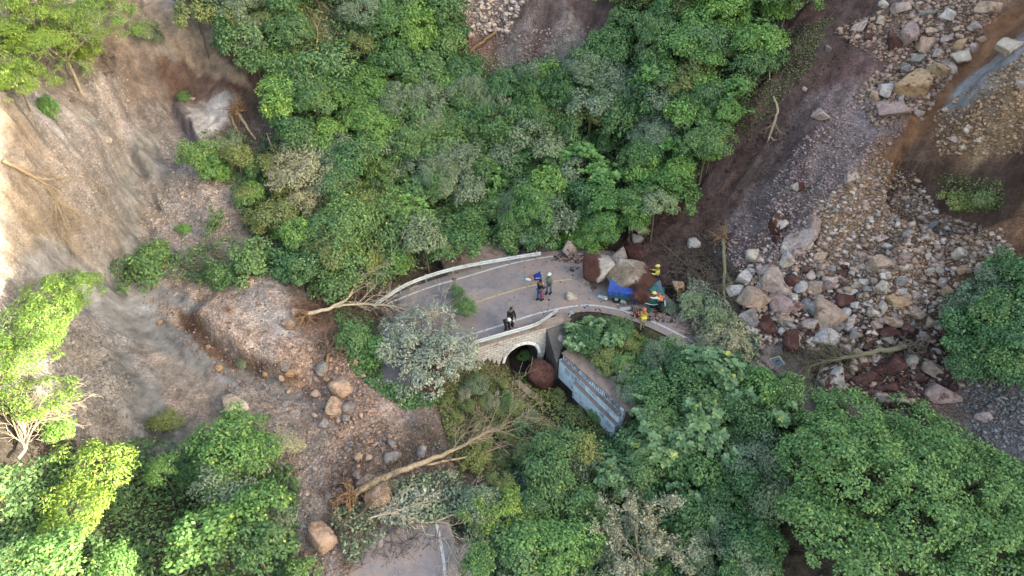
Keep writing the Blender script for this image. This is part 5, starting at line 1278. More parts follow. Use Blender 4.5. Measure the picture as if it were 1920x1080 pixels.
M_DCON = simple("dark_concrete", (112, 106, 102), .9, .15, .25, 2.2, .02, grime=(84, 78, 72))
M_BLUEW = simple("pale_blue_wall_paint", (214, 226, 236), .8, .2, .2, 1.6, .01, k=1.0, grime=(126, 130, 134))
M_LILAC = simple("pale_grey_wall_paint", (208, 212, 220), .8, .2, .22, 2.0, .01, k=1.0, grime=(110, 108, 112))
M_NAVY = simple("dark_graffiti_paint", (50, 58, 76), .7, .3, .3, 6)
M_WGRAF = simple("white_graffiti_paint", (222, 228, 232), .7, .3, .1, 6)
M_STEEL = simple("galvanised_steel", (206, 214, 216), .45, .5, .1, 2.5, metal=.25, grime=(170, 172, 170))
M_POST = simple("steel_post", (176, 182, 182), .5, .5, .12, 3, metal=.25)

def wl(x, y, z):     # wall coordinates to world
    return (WL0[0] + WDIR[0] * x + WNOR[0] * y, WL0[1] + WDIR[1] * x + WNOR[1] * y, z)
br_root = empty("culvert_bridge", wl(0, 0, 0), math.atan2(WDIR[1], WDIR[0]))
LW = float(np.linalg.norm(WL1 - WL0)); AX, AZ, AR = 5.62, -2.02, 1.16
def arch_wall():
    xs = sorted(set(list(np.linspace(0, AX - AR, 14)) + [AX - AR * math.cos(t) for t in np.linspace(0, math.pi, 25)] + list(np.linspace(AX + AR, LW, 8))))
    V = []; F = []; top = lambda x: .10
    def bot(x, inside): return AZ + math.sqrt(max(0, AR**2 - (x - AX)**2)) if inside else -3.3
    for i in range(len(xs) - 1):
        a, c = xs[i], xs[i+1]; ins = a >= AX - AR - 1e-6 and c <= AX + AR + 1e-6
        z0a, z0c = bot(a, ins), bot(c, ins); b0 = len(V)
        for y in (0, .42): V += [(a, y, z0a), (c, y, z0c), (c, y, top(c)), (a, y, top(a))]
        F += [(b0, b0+1, b0+2, b0+3), (b0+7, b0+6, b0+5, b0+4), (b0+3, b0+2, b0+6, b0+7), (b0+1, b0, b0+4, b0+5)]
        if i == 0: F.append((b0+4, b0, b0+3, b0+7))
        if i == len(xs) - 2: F.append((b0+1, b0+5, b0+6, b0+2))
    return V, F
V, F = arch_wall(); link("stone_wall", mk_mesh("stone_wall", V, F, M_MAS), br_root)
# jambs under the springing of the arch
jb = MB(); jb.box((AX - AR - .10, .21, -2.7), (.2, .40, 1.3)); jb.box((AX + AR + .10, .21, -2.7), (.2, .40, 1.3))
def ring(r0, r1, y0, y1, n=24):
    V = []; F = []
    for i in range(n + 1):
        t = math.pi * i / n; c, s = -math.cos(t), math.sin(t)
        for r in (r0, r1):
            for y in (y0, y1): V.append((AX + c * r, y, AZ + s * r))
    for i in range(n):
        b = i * 4; e = b + 4
        F += [(b, e, e+1, b+1), (b+2, b+3, e+3, e+2), (b, b+2, e+2, e), (b+1, e+1, e+3, b+3)]
    F += [(0, 1, 3, 2), (n*4, n*4+2, n*4+3, n*4+1)]
    return V, F
V, F = ring(AR - .005, AR + .17, -.09, .0, 28); link("arch_rim", mk_mesh("arch_rim", V, F, M_WHT), br_root)
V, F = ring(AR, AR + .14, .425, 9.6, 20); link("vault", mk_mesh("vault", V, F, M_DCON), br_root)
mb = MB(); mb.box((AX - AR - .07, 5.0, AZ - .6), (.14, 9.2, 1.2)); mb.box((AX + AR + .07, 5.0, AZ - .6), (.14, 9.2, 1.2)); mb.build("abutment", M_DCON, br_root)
mb = MB(); mb.box((LW / 2, .24, .14), (LW + .1, .62, .085)); mb.build("coping", M_CON, br_root)
mb = MB(); mb.box((AX - .1, 5.2, -.19), (4.6, 9.5, .28)); mb.build("deck", M_CON, br_root)
mb = MB(); mb.add([(0,0,-1.5),(1.15,0,-1.5),(1.15,-.5,-1.7),(0,-1.7,-2.6),(0,0,-.1),(1.15,0,-.05),(1.15,-.5,-.5),(0,-1.7,-1.7),(0,0,-3.2),(0,-1.7,-3.2),(1.15,0,-3.2),(1.15,-.5,-3.2)],
                  [(4,7,6,5),(8,9,7,4),(9,11,6,7),(11,10,5,6),(8,4,5,10)])
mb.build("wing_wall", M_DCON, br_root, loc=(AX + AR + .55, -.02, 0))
tag(br_root, "whitewashed stone culvert wall with a white-rimmed arch under the road", "bridge")
boulder(1052,636,20,26,'white',36, label='pale rounded stone beside the dark concrete wing of the culvert', rnd=.5)

# low concrete kerb wall on the left bank of the gully
def prism_along(name, pts, w_, h, mat, label, cat):
    P = [hit1(a, b_) for a, b_ in pts]; mb = MB()
    for i in range(len(P) - 1):
        a, c = Vector(P[i]), Vector(P[i+1]); d = c - a; mid = (a + c) / 2
        M = Matrix.Rotation(math.atan2(d.y, d.x), 3, 'Z') @ Matrix.Rotation(-math.atan2(d.z, math.hypot(d.x, d.y)), 3, 'Y')
        mb.box(mid + Vector((0, 0, -h / 2 + .16)), (d.length + .01, w_, h), M=M)
    o = mb.build(name, mat); tag(o, label, cat)
prism_along("low_wall", [(966, 716), (1016, 758)], .42, .7, M_CON, "low broken concrete strip along the left bank of the gully", "wall")

# graffiti wall
GL_ = float(np.linalg.norm(GW1 - GW0)); gang = math.atan2(GDIR[1], GDIR[0])
GS = 1 if (GNOR[0] * -GDIR[1] + GNOR[1] * GDIR[0]) > 0 else -1      # local +y*GS points away from the gully
gw = empty("graffiti_wall", (GW0[0], GW0[1], -1.0), gang)
def tier(name, x0, x1, off, t0, t1, b0, b1, mat, thick=.5):
    """front face at y=-off*GS; top t0..t1, bottom b0..b1"""
    y0 = -off * GS; y1 = (thick - off) * GS
    V = [(x0, y0, b0), (x1, y0, b1), (x1, y0, t1), (x0, y0, t0), (x0, y1, b0), (x1, y1, b1), (x1, y1, t1), (x0, y1, t0)]
    F = [(0, 1, 2, 3), (7, 6, 5, 4), (3, 2, 6, 7), (0, 3, 7, 4), (1, 5, 6, 2)]
    if GS < 0: F = [f[::-1] for f in F]
    return link(name, mk_mesh(name, V, F, mat), gw)
tier("upper_tier", 0, GL_, 0, .0, .0, -3.3, -3.3, M_LILAC)
tier("middle_tier", -.12, GL_ - .1, .20, -.42, -.62, -3.3, -3.3, M_BLUEW, .198)
tier("lower_tier", 1.5, GL_ - .12, .40, -1.0, -1.32, -3.3, -3.3, M_BLUEW, .198)
tier("ledge", 0, GL_ - .1, .23, -.385, -.585, -.43, -.63, M_CON, .225)
tier("ledge", 1.5, GL_ - .12, .43, -.965, -1.285, -1.0, -1.32, M_CON, .225)
mb = MB(); mb.box((GL_ / 2 + .1, GS * .62, .025), (GL_ + .5, 1.3, .07)); mb.build("top_slab", M_CON, gw)
def graffiti():
    rng = np.random.RandomState(77); dark = MB(); wh = MB()
    def ribbon(mb, pts, w_, yoff):
        for i in range(len(pts) - 1):
            a = Vector((pts[i][0], 0, pts[i][1])); c = Vector((pts[i+1][0], 0, pts[i+1][1])); d = c - a
            if d.length < 1e-4: continue
            n = Vector((-d.z, 0, d.x)).normalized() * w_ / 2; e = d.normalized() * w_ * .3; y = Vector((0, yoff, 0))
            q = [a - e + n + y, a - e - n + y, c + e - n + y, c + e + n + y]
            mb.add(q, [(0, 1, 2, 3)] if GS > 0 else [(3, 2, 1, 0)])
    SH = [[(0,0),(0,1),(.7,.9),(.7,.5),(0,.5)],[(0,0),(.35,1),(.7,0)],[(.7,.9),(.1,1),(0,.5),(.1,0),(.7,.1)],[(0,0),(0,1),(.7,0),(.7,1)],[(0,1),(.05,.1),(.4,0),(.7,.2),(.7,1)],
          [(0,1),(.7,1),(.35,1),(.3,0)],[(.7,1),(.1,.8),(.6,.45),(.6,.1),(0,0)],[(0,0),(0,1),(0,.5),(.6,1),(0,.5),(.7,0)],[(.35,0),(0,.3),(0,.8),(.4,1),(.7,.7),(.65,.2),(.35,0)],[(0,0),(.1,1),(.35,.4),(.6,1),(.7,0)]]
    x = .15
    while x < GL_ - .3:
        h = .30 + .16 * x / GL_; s = SH[rng.randint(len(SH))]; wd = rng.uniform(.12, .2); z0 = -.05 - h
        P = [(x + wd * a + rng.normal() * .01, z0 + h * b_ + rng.normal() * .012) for a, b_ in s]
        ribbon(dark, P, rng.uniform(.022, .038), -.004 * GS)
        if rng.uniform() < .35: ribbon(dark, [(x - .03, z0 + h * rng.uniform(.2, .8)), (x + wd, z0 + h * rng.uniform(.2, .8))], .02, -.007 * GS)
        if rng.uniform() < .5: ribbon(wh, [(p[0] + .035, p[1] - .02) for p in P], .018, -.003 * GS)
        x += wd * rng.uniform(.85, 1.2)
    # big outlined letters on the middle tier and a ringed disc near its end
    x = .5
    while x < 2.3:
        s = SH[rng.randint(len(SH))]; P = [(x + .22 * a, -.62 - .45 + .42 * b_) for a, b_ in s]
        ribbon(wh, P, .055, -(.203) * GS); ribbon(dark, [(p[0] + .05, p[1] - .012) for p in P], .014, -(.206) * GS); x += .3
    C = (GL_ - 1.05, -.92)
    ribbon(wh, [(C[0] + .15 * math.cos(a), C[1] + .17 * math.sin(a)) for a in np.linspace(0, 6.283, 17)], .05, -.203 * GS)
    for xx in np.linspace(2.3, GL_ - .5, 6): ribbon(dark, [(xx, -.60), (xx + .02, -1.05)], .025, -.203 * GS)
    for k in range(9):
        xx = rng.uniform(2.4, GL_ - 1.3); ribbon(dark, [(xx, -.75), (xx + .08, -.70), (xx + .1, -.85), (xx + .17, -.8)], .012, -.206 * GS)
    dark.build("dark_graffiti", M_NAVY, gw); wh.build("white_graffiti", M_WGRAF, gw)
graffiti()
tag(gw, "stepped pale blue retaining wall covered with graffiti below the road", "wall")

# guardrails
def guardrail(pts, label, zt=.68, posts=None, post_every=2.0, width=.31):
    P = catmull(np.array([at_z(a, b_, z) for a, b_, z in pts]), 8)
    root = empty("guardrail", tuple(P[0] - [0, 0, P[0][2]]))
    o = np.array(root.location); T = np.gradient(P, axis=0); T /= np.linalg.norm(T, axis=1)[:, None]
    Nn = np.stack([-T[:, 1], T[:, 0], np.zeros(len(P))], 1)
    prof = [(0, 0), (-.035, -.03), (-.045, -.085), (0, -.12), (.015, -.155), (0, -.19), (-.045, -.225), (-.035, -.28), (0, -.31)]
    prof = prof + [(a + .012, b_) for a, b_ in prof[::-1]]; k = len(prof)
    V = np.array([P[i] + Nn[i] * a + np.array([0, 0, b_ * width / .31]) - o for i in range(len(P)) for a, b_ in prof])
    F = [(i*k + j, i*k + (j+1) % k, (i+1)*k + (j+1) % k, (i+1)*k + j) for i in range(len(P) - 1) for j in range(k)]
    F += [tuple(range(k))[::-1], tuple((len(P)-1)*k + j for j in range(k))]
    link("beam", mk_mesh("beam", V, F, M_STEEL), root)
    L = np.concatenate([[0], np.cumsum(np.linalg.norm(np.diff(P, axis=0), axis=1))]); s = .3
    pm = None
    while s < L[-1]:
        q = np.array([np.interp(s, L, P[:, c]) for c in range(3)]); i = min(int(np.searchsorted(L, s)), len(P) - 1)
        if q[2] > .5:
            if pm is None:
                mb = MB(); mb.box((0, 0, -.40), (.09, .012, .92)); mb.box((-.04, 0, -.40), (.012, .07, .92)); mb.box((.04, 0, -.40), (.012, .07, .92)); mb.box((0, -.04, -.13), (.1, .08, .2))
                pm = mk_mesh("post", mb.v, mb.f, M_POST)
            link("post", pm, root, tuple(q - o - Nn[i] * .07 * 0 + np.array([0, .07, 0])), (0, 0, math.atan2(T[i][1], T[i][0])))
        s += post_every
    tag(root, label, "guardrail"); return root
guardrail([(700,572,.7),(715,560,.7),(770,527,.7),(850,501,.7),(940,484,.7),(1014,472,.66)], "long curved steel guardrail along the far edge of the road")
guardrail([(850,651,.7),(880,643,.7),(900,636,.7),(960,619,.68),(1000,607,.6),(1022,595,.42),(1046,578,.22)], "bent steel guardrail on the near edge of the road above the culvert")
mb = MB(); mb.box((0, 0, .28), (.1, .012, .62), M=Matrix.Rotation(.5, 3, 'Y')); mb.box((.12, 0, .52), (.3, .05, .16), M=Matrix.Rotation(.9, 3, 'Y'))
p = at_z(1068, 597, 0); o = mb.build("broken_rail_post", M_STEEL, loc=(p[0], p[1], 0)); tag(o, "tilted stub of a broken guardrail post at the near road edge", "post")

# road sign seen from behind its plate
def sign():
    p = hit1(1446, 706); r = empty("road_sign", tuple(p), R(-12))
    mb = MB(); mb.box((0, 0, .75), (.05, .05, 1.7)); mb.build("post", simple("sign_post_grey", (96, 104, 104), .6, .4), r)
    M = Matrix.Rotation(R(-38), 3, 'Y')
    def plate(name, sx, sz, y, mat, th=.012, zc=1.35):
        mb = MB(); mb.box((0.02, y, zc), (sx, th, sz), M=M); return mb.build(name, mat, r)
    plate("border", .58, .76, -.04, simple("sign_border_cream", (226, 214, 182), .5, .4, .08))
    plate("panel", .50, .68, -.050, simple("sign_panel_blue_grey", (122, 142, 164), .5, .4, .2, 4))
    mb = MB()
    for a, c in (((-.05, -.12), (.03, .16)), ((.03, .16), (-.08, .04)), ((.03, .16), (.12, .02))):
        d = Vector((c[0] - a[0], 0, c[1] - a[1])); n = Vector((-d.z, 0, d.x)).normalized() * .03
        mb.add([Vector((a[0], -.06, 1.35 + a[1])) + n, Vector((a[0], -.06, 1.35 + a[1])) - n, Vector((c[0], -.06, 1.35 + c[1])) - n, Vector((c[0], -.06, 1.35 + c[1])) + n], [(0, 1, 2, 3)])
    mb.build("arrow", simple("sign_arrow_navy", (52, 78, 112), .5, .4), r)
    tag(r, "tilted blue-grey road sign with cream border on a thin post", "sign")
sign()

# ================================================================== CRUSHED TRUCK
M_TARP = simple("blue_tarpaulin", (48, 80, 160), .55, .4, .35, 3.4, .01)
M_GREEN = simple("green_truck_paint", (30, 108, 96), .4, .5, .25, 3.0, .01, grime=(96, 100, 90))
M_DARK = simple("dark_metal", (62, 64, 68), .6, .4, .25, 4)
M_RUB = simple("tyre_rubber", (48, 48, 50), .9, .2, .2, 8)
M_GLASS = simple("cracked_glass", (128, 150, 158), .25, .6, .25, 9)
def truck():
    a = at_z(1139, 567, 0); c = at_z(1228, 579, 0); ang = math.atan2(c[1] - a[1], c[0] - a[0])
    r = empty("truck", (a[0], a[1], .0), ang); rng = np.random.RandomState(4)
    # bed: floor, sides with ribs
    mb = MB(); mb.box((.85, .75, .5), (1.75, 1.5, .06)); mb.box((.85, .02, .68), (1.75, .05, .42)); mb.box((.85, 1.48, .68), (1.75, .05, .42)); mb.box((.0, .75, .68), (.05, 1.41, .42)); mb.box((1.73, .75, .78), (.05, 1.41, .6))
    for k in range(6): mb.box((.12 + k * .3, -.02, .68), (.05, .03, .4))
    mb.build("cargo_bed", M_GREEN, r)
    # tarp over a boxy load, folds as geometry
    n, m = 44, 40; V = []; F = []
    for i in range(n):
        for j in range(m):
            u = i / (n - 1); v = j / (m - 1)
            x = -.05 + 1.85 * u; s = -.36 + v * 1.85           # s runs up the near side, over the top
            if s < .0: y = -.06 - .03 * math.sin(u * 30); z = 1.08 + s
            elif s < 1.15: y = s - .06; z = 1.08 - .12 * math.sin(math.pi * min(1, s / 1.15)) * math.sin(math.pi * u) ** .7
            else: y = 1.11; z = 1.08 - (s - 1.15)
            z += .02 * fbm(np.array([u * 4]), np.array([v * 5 + u * 3]), 3, 6)[0] * 2 - .10 * (u > .93) * (s < .1) - (.05 * math.sin(u * 3.14 * 3) if s < -.3 else 0)
            y -= .05 * abs(vnoise(np.array([u * 11 + v * 2]), np.array([v * 2.]), 5)[0]) * (s < .05)
            V.append((x, y, z))
    for i in range(n - 1):
        for j in range(m - 1): F.append((i*m+j, (i+1)*m+j, (i+1)*m+j+1, i*m+j+1))
    me = mk_mesh("tarpaulin", V, F, M_TARP, True); o = link("tarpaulin", me, r)
    sm = o.modifiers.new("thick", 'SOLIDIFY'); sm.thickness = .01
    # loose corner hanging at the cab end
    V = []; F = []
    for i in range(8):
        for j in range(10):
            u = i / 7; v = j / 9; V.append((1.62 + .34 * u - .12 * v, -.10 - .05 * math.sin(u * 8) - .05 * v, 1.04 - (.82) * v * (1 - .15 * u)))
    for i in range(7):
        for j in range(9): F.append((i*10+j, i*10+j+1, (i+1)*10+j+1, (i+1)*10+j))
    o2 = link("tarpaulin_corner", mk_mesh("tarpaulin_corner", V, F, M_TARP, True), r); sm = o2.modifiers.new("thick", 'SOLIDIFY'); sm.thickness = .01
    # frame
    mb = MB(); mb.box((1.8, .4, .42), (3.5, .1, .12)); mb.box((1.8, 1.1, .42), (3.5, .1, .12)); mb.build("chassis", M_DARK, r)
    def wheel(x, y, parent):
        V = []; F = []; k = 20; prof = [(.12, -.09), (.2, -.1), (.31, -.1), (.335, -.06), (.335, .06), (.31, .1), (.2, .1), (.12, .09)]
        for i in range(k):
            t = 6.283 * i / k
            for r_, w_ in prof: V.append((r_ * math.cos(t), w_, r_ * math.sin(t)))
        q = len(prof)
        for i in range(k):
            for j in range(q - 1): F.append((i*q+j, i*q+j+1, ((i+1) % k)*q+j+1, ((i+1) % k)*q+j))
        w_ = link("wheel", mk_mesh("wheel", V, F, M_RUB, True), parent, (x, y, .335))
        mb = MB(); mb.tube([(0, -.085, 0), (0, .085, 0)], .16, 14); mb.tube([(0, -.1, 0), (0, -.08, 0)], .05, 8)
        mb.build("rim", M_STEEL, w_)
    wheel(.55, .12, r); wheel(.55, 1.38, r); wheel(3.0, .1, r)
    # crushed cab: buckled sheet
    V = []; F = []; n, m = 26, 18
    for i in range(n):
        for j in range(m):
            u = i / (n - 1); v = j / (m - 1); x = 1.85 + 1.75 * u; y = -.02 + 1.5 * v
            z = .62 + .22 * math.sin(u * 3.1) * (1 - .6 * math.exp(-((u - .45) ** 2 + (v - .4) ** 2) * 9)) + .20 * vnoise(np.array([u * 5.]), np.array([v * 4.]), 12)[0] * 2
            if j == 0: z = .34; y = -.06 + .05 * math.sin(u * 17)
            if j == 1: y = -.06 + .04 * math.sin(u * 23)
            if i == n - 1: z = .36
            V.append((x, y, z))
    for i in range(n - 1):
        for j in range(m - 1): F.append((i*m+j, (i+1)*m+j, (i+1)*m+j+1, i*m+j+1))
    o3 = link("crushed_cab", mk_mesh("crushed_cab", V, F, M_GREEN, False), r); sm = o3.modifiers.new("thick", 'SOLIDIFY'); sm.thickness = .02
    mb = MB(); mb.box((3.55, .55, .48), (.1, 1.3, .18), M=Matrix.Rotation(.2, 3, 'Z')); mb.build("bumper", M_STEEL, r)
    mb = MB(); mb.box((3.1, 1.0, .95), (.04, .9, .62), M=Matrix.Rotation(.6, 3, 'Y') @ Matrix.Rotation(.3, 3, 'Z')); mb.build("windscreen", M_GLASS, r)
    mb = MB(); mb.tube([(2.0, -.12, .45), (2.3, -.22, .62), (2.8, -.2, .48), (3.2, -.15, .55)], .025, 6); mb.build("bent_trim", M_STEEL, r)
    mb = MB(); mb.box((1.0, -.06, .3), (.34, .1, .2), M=Matrix.Rotation(.15, 3, 'Y')); mb.build("plate", M_STEEL, r)
    tag(r, "green truck crushed under a boulder, its load covered by a blue tarp", "truck")
    # torn sheets lying round it
    for k, (px, py, lab, mat) in enumerate([(1130, 559, "torn grey-green metal sheet on the road left of the truck", M_STEEL), (1172, 580, "bent pale strip of metal on the road before the truck", M_STEEL), (1212, 583, "torn green panel lying before the crushed cab", M_GREEN)]):
        p = at_z(px, py, 0.02); V = []; F = []
        for i in range(7):
            for j in range(4): V.append((-.35 + .7 * i / 6, -.16 + .32 * j / 3, .05 + .14 * rng.uniform() * (i / 6)))
        for i in range(6):
            for j in range(3): F.append((i*4+j, (i+1)*4+j, (i+1)*4+j+1, i*4+j+1))
        s = link("torn_panel", mk_mesh("torn_panel", V, F, mat), None, tuple(p), (0, 0, [-.6, .2, .3][k])); sm = s.modifiers.new("thick", 'SOLIDIFY'); sm.thickness = .01
        tag(s, lab, "scrap")
    for k, (px, py, W) in enumerate([(1158, 571, 9), (1150, 574, 6), (1180, 575, 6), (1190, 579, 5)]):
        boulder(px, py, W, W * .8, 'white', 60 + k, label=["white stone just before the truck's rear wheel", "small white stone left of the one at the truck's wheel", "small white stone below the hanging tarp corner", "tiny white stone right of the hanging tarp corner"][k], sub=3, name="stone", cat="stone")
truck()

# ================================================================== PEOPLE
M_SKIN = simple("skin", (150, 110, 88), .6, .3, .08, 5)
M_HAIR = simple("hair_black", (36, 32, 30), .7, .3, .2, 9)
def cloth(name, c): return simple(name, c, .9, .15, .18, 6)
CL = {k: cloth("cloth_" + k, v) for k, v in dict(black=(44, 44, 48), navy=(44, 66, 110), jeans=(74, 96, 130), yellow=(236, 216, 90), orange=(240, 128, 70), grey=(130, 142, 128), khaki=(150, 140, 110), boots=(40, 38, 36),
                                                 white=(226, 228, 226), redhat=(232, 110, 100), lime=(238, 226, 130), darkgrey=(70, 72, 74), red=(206, 80, 76)).items()}
def skin_obj(name, verts, edges, radii, mat, parent, sub=1):
    me = bpy.data.meshes.new(name); me.from_pydata([tuple(v) for v in verts], edges, []); me.materials.append(mat)
    o = link(name, me, parent); md = o.modifiers.new("skin", 'SKIN'); md.use_smooth_shade = True
    sk = me.skin_vertices[0].data
    for i, r_ in enumerate(radii): sk[i].radius = (r_, r_) if not hasattr(r_, '__len__') else r_
    for s_ in sk: s_.use_root = False
    sk[0].use_root = True
    ss = o.modifiers.new("sub", 'SUBSURF'); ss.levels = sub; ss.render_levels = sub
    return o
def person(px, py, heading, label, top, legs, shoes='boots', hat=None, lean=0.0, arms=((.1, .0), (.1, .0)), crouch=0.0, z=None, H=1.72, stride=.08, vest=None, headpitch=.15, hatband=None):
    """px,py between the feet. heading: 0 looks to +y. arms: (raise forward angle, elbow bend) per side"""
    p = hit1(px, py) if z is None else at_z(px, py, z)
    k = H / 1.72; root = empty("person", tuple(p), heading)
    hipz = .92 - .34 * crouch; hip = Vector((0, -.10 * crouch, hipz))
    up = Vector((0, math.sin(lean), math.cos(lean)))
    chest = hip + up * .34; neck = hip + up * .54; head = neck + Vector((0, math.sin(lean + headpitch) , math.cos(lean + headpitch))) * .10; ht = head + Vector((0, math.sin(lean + headpitch), math.cos(lean + headpitch))) * .15
    J = {}; V = []; E = []; Rr = []
    def add(name, v, r_, par=None):
        V.append(Vector(v) * k); Rr.append(r_ * k); J[name] = len(V) - 1
        if par: E.append((J[par], J[name]))
    add('pelvis', hip, .125); add('waist', hip + up * .17, .115, 'pelvis'); add('chest', chest, .135, 'waist'); add('neckb', hip + up * .47, .075, 'chest'); add('neck', neck, .052, 'neckb')
    add('skull', head + Vector((0, .01, .03)), .085, 'neck'); add('crown', ht, .078, 'skull')
    for s, tagn, (fa, eb) in ((-1, 'l', arms[0]), (1, 'r', arms[1])):
        sh = hip + up * .45 + Vector((.17 * s, 0, 0)); a = lean * .3 + fa
        el = sh + Vector((.07 * s, math.sin(a) * .28, -math.cos(a) * .28)); a2 = a + eb
        wr = el + Vector((-.03 * s, math.sin(a2) * .25, -math.cos(a2) * .25)); d = (wr - el).normalized(); pm = wr + d * .07
        add('sh' + tagn, sh, .062, 'neckb'); add('el' + tagn, el, .043, 'sh' + tagn); add('wr' + tagn, wr, .028, 'el' + tagn); add('pm' + tagn, pm, .034, 'wr' + tagn)
        side = Vector((0, 1, 0)).cross(d); side = side.normalized() if side.length > .1 else Vector((0, 1, 0)); cu = d.cross(side).normalized()
        for f in range(4):
            b0 = pm + side * (f - 1.5) * .02 + d * .03; L = (.045, .055, .05, .04)[f]
            add(f'f{tagn}{f}', b0, .010, 'pm' + tagn); add(f'g{tagn}{f}', b0 + d * L * .8 + cu * .01, .009, f'f{tagn}{f}'); add(f'h{tagn}{f}', b0 + d * L * 1.2 + cu * .03, .008, f'g{tagn}{f}')
        add('th' + tagn, wr + d * .03 + side * .035, .011, 'pm' + tagn); add('tt' + tagn, wr + d * .07 + side * .055 + cu * .015, .009, 'th' + tagn)
    for s, tagn in ((-1, 'l'), (1, 'r')):
        ft = Vector((.11 * s, stride * s, .07)); h = hip + Vector((.09 * s, 0, -.05)); kn = (h + ft) / 2 + Vector((.01 * s, .03 + .30 * crouch, .01 + .04 * crouch))
        add('hp' + tagn, h, .092, 'pelvis'); add('kn' + tagn, kn, .056, 'hp' + tagn); add('an' + tagn, ft, .038, 'kn' + tagn); add('toe' + tagn, ft + Vector((0, .14, -.04)), .032, 'an' + tagn)
    skin_obj("body", V, E, Rr, M_SKIN, root)
    def sub(name, names, edges, inc, mat):
        vs = [V[J[n]] for n in names]; return skin_obj(name, vs, [(names.index(a), names.index(b_)) for a, b_ in edges], [Rr[J[n]] + inc for n in names], mat, root)
    sub("jacket", ['chest', 'waist', 'pelvis', 'neckb', 'shl', 'ell', 'wrl', 'shr', 'elr', 'wrr'], [('chest', 'waist'), ('waist', 'pelvis'), ('chest', 'neckb'), ('neckb', 'shl'), ('shl', 'ell'), ('ell', 'wrl'), ('neckb', 'shr'), ('shr', 'elr'), ('elr', 'wrr')], .022, CL[top])
    sub("trousers", ['pelvis', 'hpl', 'knl', 'anl', 'hpr', 'knr', 'anr'], [('pelvis', 'hpl'), ('hpl', 'knl'), ('knl', 'anl'), ('pelvis', 'hpr'), ('hpr', 'knr'), ('knr', 'anr')], .017, CL[legs])
    if vest: sub("vest", ['chest', 'waist', 'neckb'], [('chest', 'waist'), ('chest', 'neckb')], .042, CL[vest])
    for tg in ('l', 'r'):
        a = V[J['an' + tg]]; mb = MB(); mb.box(a + Vector((0, .06, -.03)), (.1 * k, .27 * k, .08 * k)); mb.box(a + Vector((0, .0, .03)), (.1 * k, .12 * k, .09 * k)); mb.build("shoe", CL[shoes], root)
    hc = V[J['skull']].lerp(V[J['crown']], .55)
    # face: nose, eyes, ears
    mb = MB(); mb.box(hc + Vector((0, .098, -.02)), (.024, .03, .045)); mb.box(hc + Vector((.092, 0, -.02)), (.014, .035, .05)); mb.box(hc + Vector((-.092, 0, -.02)), (.014, .035, .05)); mb.build("face_relief", M_SKIN, root)
    mb = MB(); mb.box(hc + Vector((.032, .092, .012)), (.022, .012, .010)); mb.box(hc + Vector((-.032, .092, .012)), (.022, .012, .010)); mb.box(hc + Vector((0, .09, -.062)), (.04, .012, .007)); mb.build("eyes_and_mouth", CL['boots'], root)
    D, FF = ICO[3]; D = D.copy()
    if hat:
        W = D * [.125, .145, .115]; W[:, 2] = np.maximum(W[:, 2], -.015); W[:, 1] += np.where((W[:, 2] < .0) & (W[:, 1] > .08), .035, 0)
        link("helmet", mk_mesh("helmet", W * k, FF, CL[hat], True), root, tuple(hc + Vector((0, .0, .035))))
    else:
        W = D * [.104, .115, .115]; W[:, 2] = np.where(W[:, 1] > .03, np.maximum(W[:, 2], .03), np.maximum(W[:, 2], -.06))
        link("hair", mk_mesh("hair", W * k, FF, M_HAIR, True), root, tuple(hc + Vector((0, -.008, .012))))
    tag(root, label, "person"); return root
person(1011, 563, R(-50), "person in black shirt and jeans standing mid-road below the blue bag", 'black', 'jeans', lean=.05, arms=((.5, 1.3), (.3, 1.5)), z=0)
person(1029, 550, R(150), "person in grey shirt, light cap and jeans near the left boulder", 'grey', 'jeans', hat='white', z=0, arms=((.2, .3), (.3, .6)))
person(957, 612, R(200), "standing person in black clothes at the near guardrail, bare headed", 'black', 'black', lean=.15, z=0, arms=((.3, .6), (.4, .7)))
person(950, 618, R(-160), "crouching person in black clothes with a white helmet at the near guardrail", 'black', 'black', hat='white', lean=.75, crouch=.55, z=0, arms=((.9, .5), (.8, .6)))
person(1229, 535, R(80), "person in yellow jacket, yellow helmet and blue trousers behind the largest boulder", 'yellow', 'navy', hat='lime', lean=.05, arms=((.5, 1.2), (.4, 1.3)))
person(1238, 583, R(75), "person in orange vest bending over the crushed cab", 'white', 'darkgrey', hat='lime', lean=.85, z=0.05, arms=((1.2, .3), (1.1, .4)), vest='orange')
person(1203, 619, R(10), "person in orange and yellow jacket and red helmet at the near road edge", 'orange', 'khaki', hat='redhat', lean=.1, z=0, arms=((.5, 1.3), (.5, 1.3)), vest='yellow')

